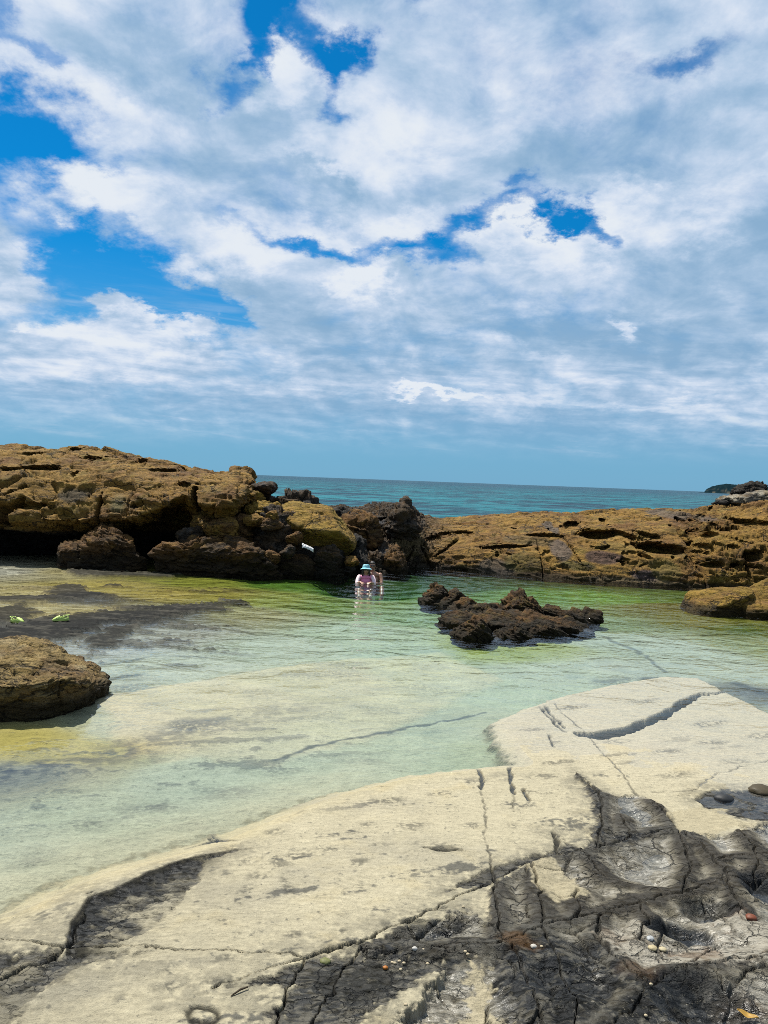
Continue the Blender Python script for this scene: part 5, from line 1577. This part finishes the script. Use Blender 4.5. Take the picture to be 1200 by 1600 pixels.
def lathe(name, prof, mat, parent, Rm, nseg=40, wave=0.0, ecc=1.0, alb=None):
    Vv, Ff = [], []
    rng = np.random.RandomState(3)
    for j, (r0, z0) in enumerate(prof):
        for i in range(nseg):
            a0 = 2 * math.pi * i / nseg
            wv = wave * math.sin(a0 * 3 + 0.7) * max(0, r0 - 0.10) * 6
            Vv.append(tuple(Rm @ Vector((r0 * math.cos(a0) * ecc, r0 * math.sin(a0), z0 + wv))))
    for j in range(len(prof) - 1):
        for i in range(nseg):
            Ff.append([j * nseg + i, j * nseg + (i + 1) % nseg, (j + 1) * nseg + (i + 1) % nseg, (j + 1) * nseg + i])
    Vv = np.array(Vv)
    at_ = {'alb': alb(Vv).astype(np.float32)} if alb else None
    return mesh_np(name, Vv, np.array(Ff), mat, parent, at_)


def hat_col(P):
    n = fbm(P * 22, 4, 8)
    return 0.8 * lerp(np.tile(np.array([.16, .47, .58]), (len(P), 1)), np.array([.45, .68, .72]), sstep(-0.1, 0.35, n))


HR = RhW @ Matrix.Translation((0, .012, .045)) @ Matrix.Rotation(-0.10, 4, 'X')
lathe("bucket_hat", [(0.001, .098), (.05, .097), (.078, .090), (.088, .075), (.096, .03), (.101, .004), (.125, -.012), (.155, -.030), (.157, -.033), (.153, -.034), (.12, -.017), (.098, -.002), (.09, .03), (.082, .07), (.06, .088), (.001, .090)], M_HAT, wo, HR, 44, 0.010, 0.95, hat_col)

# -- man close behind her, bare shoulders
mo = empty("person", (float(wp[0]) + 0.15, float(wp[1]) + 0.56, 0.0), "bare shouldered man with dark hair and sunglasses close behind the woman", "person", "bathers in the pool")
bm = bmesh.new()
hc = Vector((-0.02, 0.0, 0.375))
RhM = head_geo(bm, hc, hw=.078, yaw=0.12, pitch=-0.02)
fz = ground_z(wp[0] + .2, wp[1] + .7) + 0.03
cap_chain(bm, [((-.01, .03, .29), .058), ((0, .05, .21), .062)], 14)
ball(bm, (0, .06, .13), (.20, .10, .09))
ball(bm, (0, .06, -.02), (.185, .115, .16))
ball(bm, (0, .09, -.20), (.155, .11, .15))
ball(bm, (0, .11, -.33), (.165, .12, .11))
for sx in (-1, 1):
    sh = (sx * .205, .06, .13)
    el_ = (sx * .255, -.08, -.07)
    wr = (sx * .16 - .10, -.30, -.06)
    cap_chain(bm, [(sh, .062), ((sx * .235, .0, .03), .054), (el_, .044), ((sx * .22 - .04, -.20, -.065), .040), (wr, .028)], 12)
    hand(bm, wr, (-sx * .5, -.85, 0), (-sx * .8, .2, 0), sx, .185)
    kn = (sx * .26, -.26, -.17)
    ft = (sx * .27, -.62, fz + .05)
    cap_chain(bm, [((sx * .09, .10, -.34), .09), ((sx * .18, -.08, -.26), .078), (kn, .060), ((sx * .27, -.44, (kn[2] + ft[2]) / 2 + .01), .056), (ft, .040), ((sx * .27, -.70, fz + .15), .030)], 12)
fused("body", bm, M_SKIN, mo, 0.0075, 5, skin_colour((.40, .21, .135), RhM, True))
bm = bmesh.new()
RX = RhM
ball(bm, tv_(0, .022, .038), (.084, .092, .084))
ball(bm, tv_(0, -.045, .080), (.060, .034, .026))
fused("hair", bm, M_HAIR, mo, 0.008, 2)
bm = bmesh.new()
ball(bm, (0, .11, -.34), (.178, .135, .105))
for sx in (-1, 1):
    cap_chain(bm, [((sx * .09, .10, -.34), .10), ((sx * .17, -.06, -.27), .088)], 12)
fused("swim_shorts", bm, M_TRUNK, mo, 0.010, 3)
glasses(mo, RhM)
mo.scale = (0.82, 0.86, 0.86)
mo.location.z = 0.01


# ---- pair of lime clogs on the dark reef shelf
def clog(px, py, rotz, label):
    q = at_z(px, py, 0.03)
    gz_ = max(ground_z(q[0], q[1]), 0.0)
    root = empty("clog", (float(q[0]), float(q[1]), gz_ + 0.004), label, "shoe", "lime clogs left on the reef")
    root.rotation_euler = (0, 0, rotz)
    root.scale = (0.84, 0.84, 0.84)
    n = 40
    sole, prof = [], []
    L_, tw = 0.27, 0.105
    ang_ = np.linspace(0, 2 * math.pi, n, endpoint=False)

    def outline(k_=1.0):
        x = np.cos(ang_) * L_ / 2
        wd = tw / 2 * (0.86 + 0.18 * np.cos(ang_ - 0.2))
        return np.stack([x * k_, np.sign(np.sin(ang_)) * np.abs(np.sin(ang_)) ** 0.75 * wd * k_], -1)
    rings = [(0.96, 0.0), (1.02, 0.012), (1.02, 0.026), (0.985, 0.030)]
    Vv = np.concatenate([np.column_stack([outline(a_k), np.full(n, z_k)]) for a_k, z_k in rings] + [[[0, 0, 0]], [[0, 0, 0.030]]])
    Ff = [[j * n + i, j * n + (i + 1) % n, (j + 1) * n + (i + 1) % n, (j + 1) * n + i] for j in range(len(rings) - 1) for i in range(n)]
    Ft = [[len(Vv) - 2, (i + 1) % n, i] for i in range(n)] + [[len(Vv) - 1, 3 * n + i, 3 * n + (i + 1) % n] for i in range(n)]
    mesh_np("sole", Vv, [np.array(Ff), np.array(Ft)], M_CLOG, root)
    # upper: domed over the toe, open from the instep back to the heel cup
    rows = []
    xs_ = np.linspace(-L_ / 2 * 0.98, L_ / 2 * 0.98, 34)
    nphi = 22
    for x in xs_:
        tt = x / (L_ / 2)
        hw_ = tw / 2 * (0.86 + 0.16 * tt) * max(0.05, 1 - abs(tt) ** 4.5) ** 0.5
        hgt_ = np.interp(tt, [-1, -.85, -.5, -.1, .15, .5, .85, 1.0], [.055, .070, .060, .085, .098, .080, .050, .030])
        rows.append([(x, -math.cos(ph) * hw_, 0.028 + math.sin(ph) ** 0.8 * (hgt_ - 0.028)) for ph in np.linspace(0, math.pi, nphi)])
    Vv = np.array(rows).reshape(-1, 3)
    Ff = []
    for i in range(len(xs_) - 1):
        tt = (xs_[i] + xs_[i + 1]) / L_
        for j in range(nphi - 1):
            ph = (j + .5) / (nphi - 1)
            if -0.78 < tt < 0.08 and 0.20 < ph < 0.80:
                continue
            if tt > 0.25 and tt < 0.85 and i % 4 == 1 and j % 4 == 2:
                continue                                 # vent holes
            Ff.append([i * nphi + j, (i + 1) * nphi + j, (i + 1) * nphi + j + 1, i * nphi + j + 1])
    o = mesh_np("upper", Vv, np.array(Ff), M_CLOG, root)
    sd = o.modifiers.new("thick", 'SOLIDIFY')
    sd.thickness = 0.006
    bm = bmesh.new()
    cap_chain(bm, [((-0.004, -.046, .062), .007), ((-.075, -.046, .088), .007), ((-.128, -.022, .096), .007), ((-.135, 0, .098), .007), ((-.128, .022, .096), .007), ((-.075, .046, .088), .007), ((-.004, .046, .062), .007)], 8)
    from_bm("heel_strap", bm, M_CLOG, root)
    bm = bmesh.new()
    ball(bm, (0.0, 0, 0.030), (L_ / 2 * .9, tw / 2 * .82, .006))
    from_bm("insole", bm, M_CLOGD, root)
    return root


clog(27, 970, R(-12), "lime green clog lying toe to the right, nearer the left edge")
clog(95, 972, R(205), "lime green clog showing its open heel, toe to the left, right of its twin")

# ---- white cloth on the rocks
q = at_y(481, 857, 17.75)
nu_, nv_ = 70, 44
U_, V_ = np.meshgrid(np.linspace(-1, 1, nu_), np.linspace(-1, 1, nv_), indexing='ij')
UV = np.stack([U_.ravel(), V_.ravel()], -1).astype(np.float32)
edge = 1 + 0.22 * fbm(UV * 1.4 + 3, 3, 12)
Xc = 0.155 * UV[:, 0] * edge
Yc = 0.085 * UV[:, 1] * edge * (1 - 0.25 * UV[:, 0])
Zc = 0.055 * np.sqrt(np.clip(1 - 0.75 * UV[:, 1] ** 2 - 0.3 * UV[:, 0] ** 2, 0, 1)) + 0.030 * fbm(UV * np.array([2.2, 1.5], np.float32), 4, 14, ridged=True) - 0.40 * Xc - 0.05 * np.abs(UV[:, 1]) ** 3
o = mesh_np("white_cloth", np.stack([Xc, Yc, Zc], -1), grid_faces(nu_, nv_), M_CLOTH)
sd = o.modifiers.new("thick", 'SOLIDIFY')
sd.thickness = 0.004
o.location = q
o.scale = (0.85, 0.85, 0.9)
tag(o, "crumpled bright white cloth on the dark rocks under the golden slab", "cloth")


# ---- pebbles, shells, twig and leaf on the platform
def pebble(name, label, px, py, rad, colr_, seed, group=None, cat="pebble", rot=0.0, flat=0.55, lift=0.3):
    qz = 0.10
    q = at_z(px, py, qz)
    for _ in range(3):
        qz = ground_z(q[0], q[1])
        q = at_z(px, py, qz)
    D, Fc = ico(3)
    Vv = D * np.array([rad * 1.25, rad, rad * flat])
    Vv = Vv * (1 + 0.22 * fbm(D * 1.5 + seed, 3, seed))[:, None]
    cl = 0.55 * np.tile(np.array(colr_), (len(Vv), 1)) * (1 + 0.3 * fbm(D * 3, 3, seed + 1))[:, None]
    o = mesh_np(name, Vv, Fc, M_STONE, None, {'alb': cl.astype(np.float32)})
    o.location = (q[0], q[1], qz + rad * flat * lift)
    o.rotation_euler = (0.1, 0.05, rot)
    return tag(o, label, cat, group)


pebble("pebble", "smooth pale grey pebble on olive rock near the lower right", 1016, 1467, 0.017, (.42, .44, .44), 1, rot=.8)
pebble("pebble", "cream flat stone below and right of the pale grey pebble", 1020, 1482, 0.018, (.50, .42, .24), 2)
pebble("pebble", "cream stone beside the dark basin at lower right", 1036, 1484, 0.016, (.52, .45, .28), 3)
pebble("pebble", "rust red stone near the right edge beside the tan rock", 1174, 1436, 0.024, (.20, .055, .022), 4, flat=.8)
pebble("dark_stone", "round black wet stone in the bluish hollow at right", 1131, 1250, 0.058, (.022, .024, .026), 6, cat="stone", flat=.6)
pebble("dark_stone", "long dark brown stone at the right edge of the platform", 1192, 1238, 0.085, (.060, .045, .018), 7, cat="stone", flat=.45, rot=.1)
pebble("pebble", "pale olive pebble at the crossing of two cracks", 508, 1503, 0.020, (.17, .18, .06), 8)
pebble("shell", "white periwinkle shell, larger of the pair in the dark crack", 648, 1484, 0.010, (.60, .58, .53), 9, cat="shell", flat=.9, lift=.6)
pebble("shell", "tan periwinkle shell right of the larger white one", 661, 1486, 0.009, (.55, .46, .33), 10, cat="shell", flat=.9, lift=.6)
pebble("shell", "orange shell at the left of the shells in the black patch", 602, 1514, 0.010, (.45, .16, .02), 11, cat="shell", flat=.9, lift=.6)
pebble("shell", "striped pale shell under the crack lip at lower centre right", 834, 1481, 0.013, (.55, .52, .46), 12, cat="shell", flat=.8, lift=.6)
SG = "tiny pale periwinkles dotted over the black patch"
for i, (px, py) in enumerate([(613, 1505), (617, 1506), (631, 1506), (624, 1503), (668, 1507), (634, 1571), (626, 1516), (884, 1542), (846, 1480), (727, 1488), (731, 1492), (1017, 1539), (1009, 1588), (724, 1418)]):
    pebble("shell", "tiny cream periwinkle among those dotted over the black lower rock", px, py, 0.0065, (.55, .46, .30), 20 + i, SG, "shell", flat=.9, lift=.6)

qz = ground_z(*at_z(376, 1548, .12)[:2])
q = at_z(376, 1548, qz)
a0, a1 = at_z(364, 1554, qz + .008), at_z(387, 1542, qz + .01)
bm = bmesh.new()
cap_chain(bm, [(tuple(a0 - q), .0035), (tuple((a0 + a1) / 2 - q + np.array([0, .004, .003])), .0045), (tuple(a1 - q), .0035)], 8)
cap_chain(bm, [(tuple(a0 - q), .003), (tuple(a0 - q + np.array([-.006, -.010, .0])), .002)], 6)
o = from_bm("twig", bm, mat_plain("twig_bark", (.05, .032, .012), .8, .2, 80))
o.location = q
tag(o, "short dark twig lying on the cream rock near the bottom", "twig")

qz = ground_z(*at_z(1168, 1591, .13)[:2])
q = at_z(1168, 1591, qz)
nl = 15
Vv, Ff = [], []
for i in range(nl):
    u = i / (nl - 1)
    wd = 0.017 * math.sin(math.pi * min(1, u * 1.02)) ** 0.8 + 0.0006
    for j in range(7):
        v = j / 6 * 2 - 1
        Vv.append(((u - .5) * .085, v * wd, .008 + .012 * (u - .5) ** 2 * 4 * .5 + .006 * v * v + .003 * math.sin(u * 9)))
Vv = np.array(Vv)
o = mesh_np("leaf", Vv, grid_faces(nl, 7), mat_plain("yellow_leaf", (.38, .22, .03), .6, .3, 60))
sd = o.modifiers.new("thick", 'SOLIDIFY')
sd.thickness = 0.001
o.location = (q[0], q[1], qz + .003)
o.rotation_euler = (0, 0, R(-35))
tag(o, "yellow fallen leaf at the bottom right corner", "leaf")
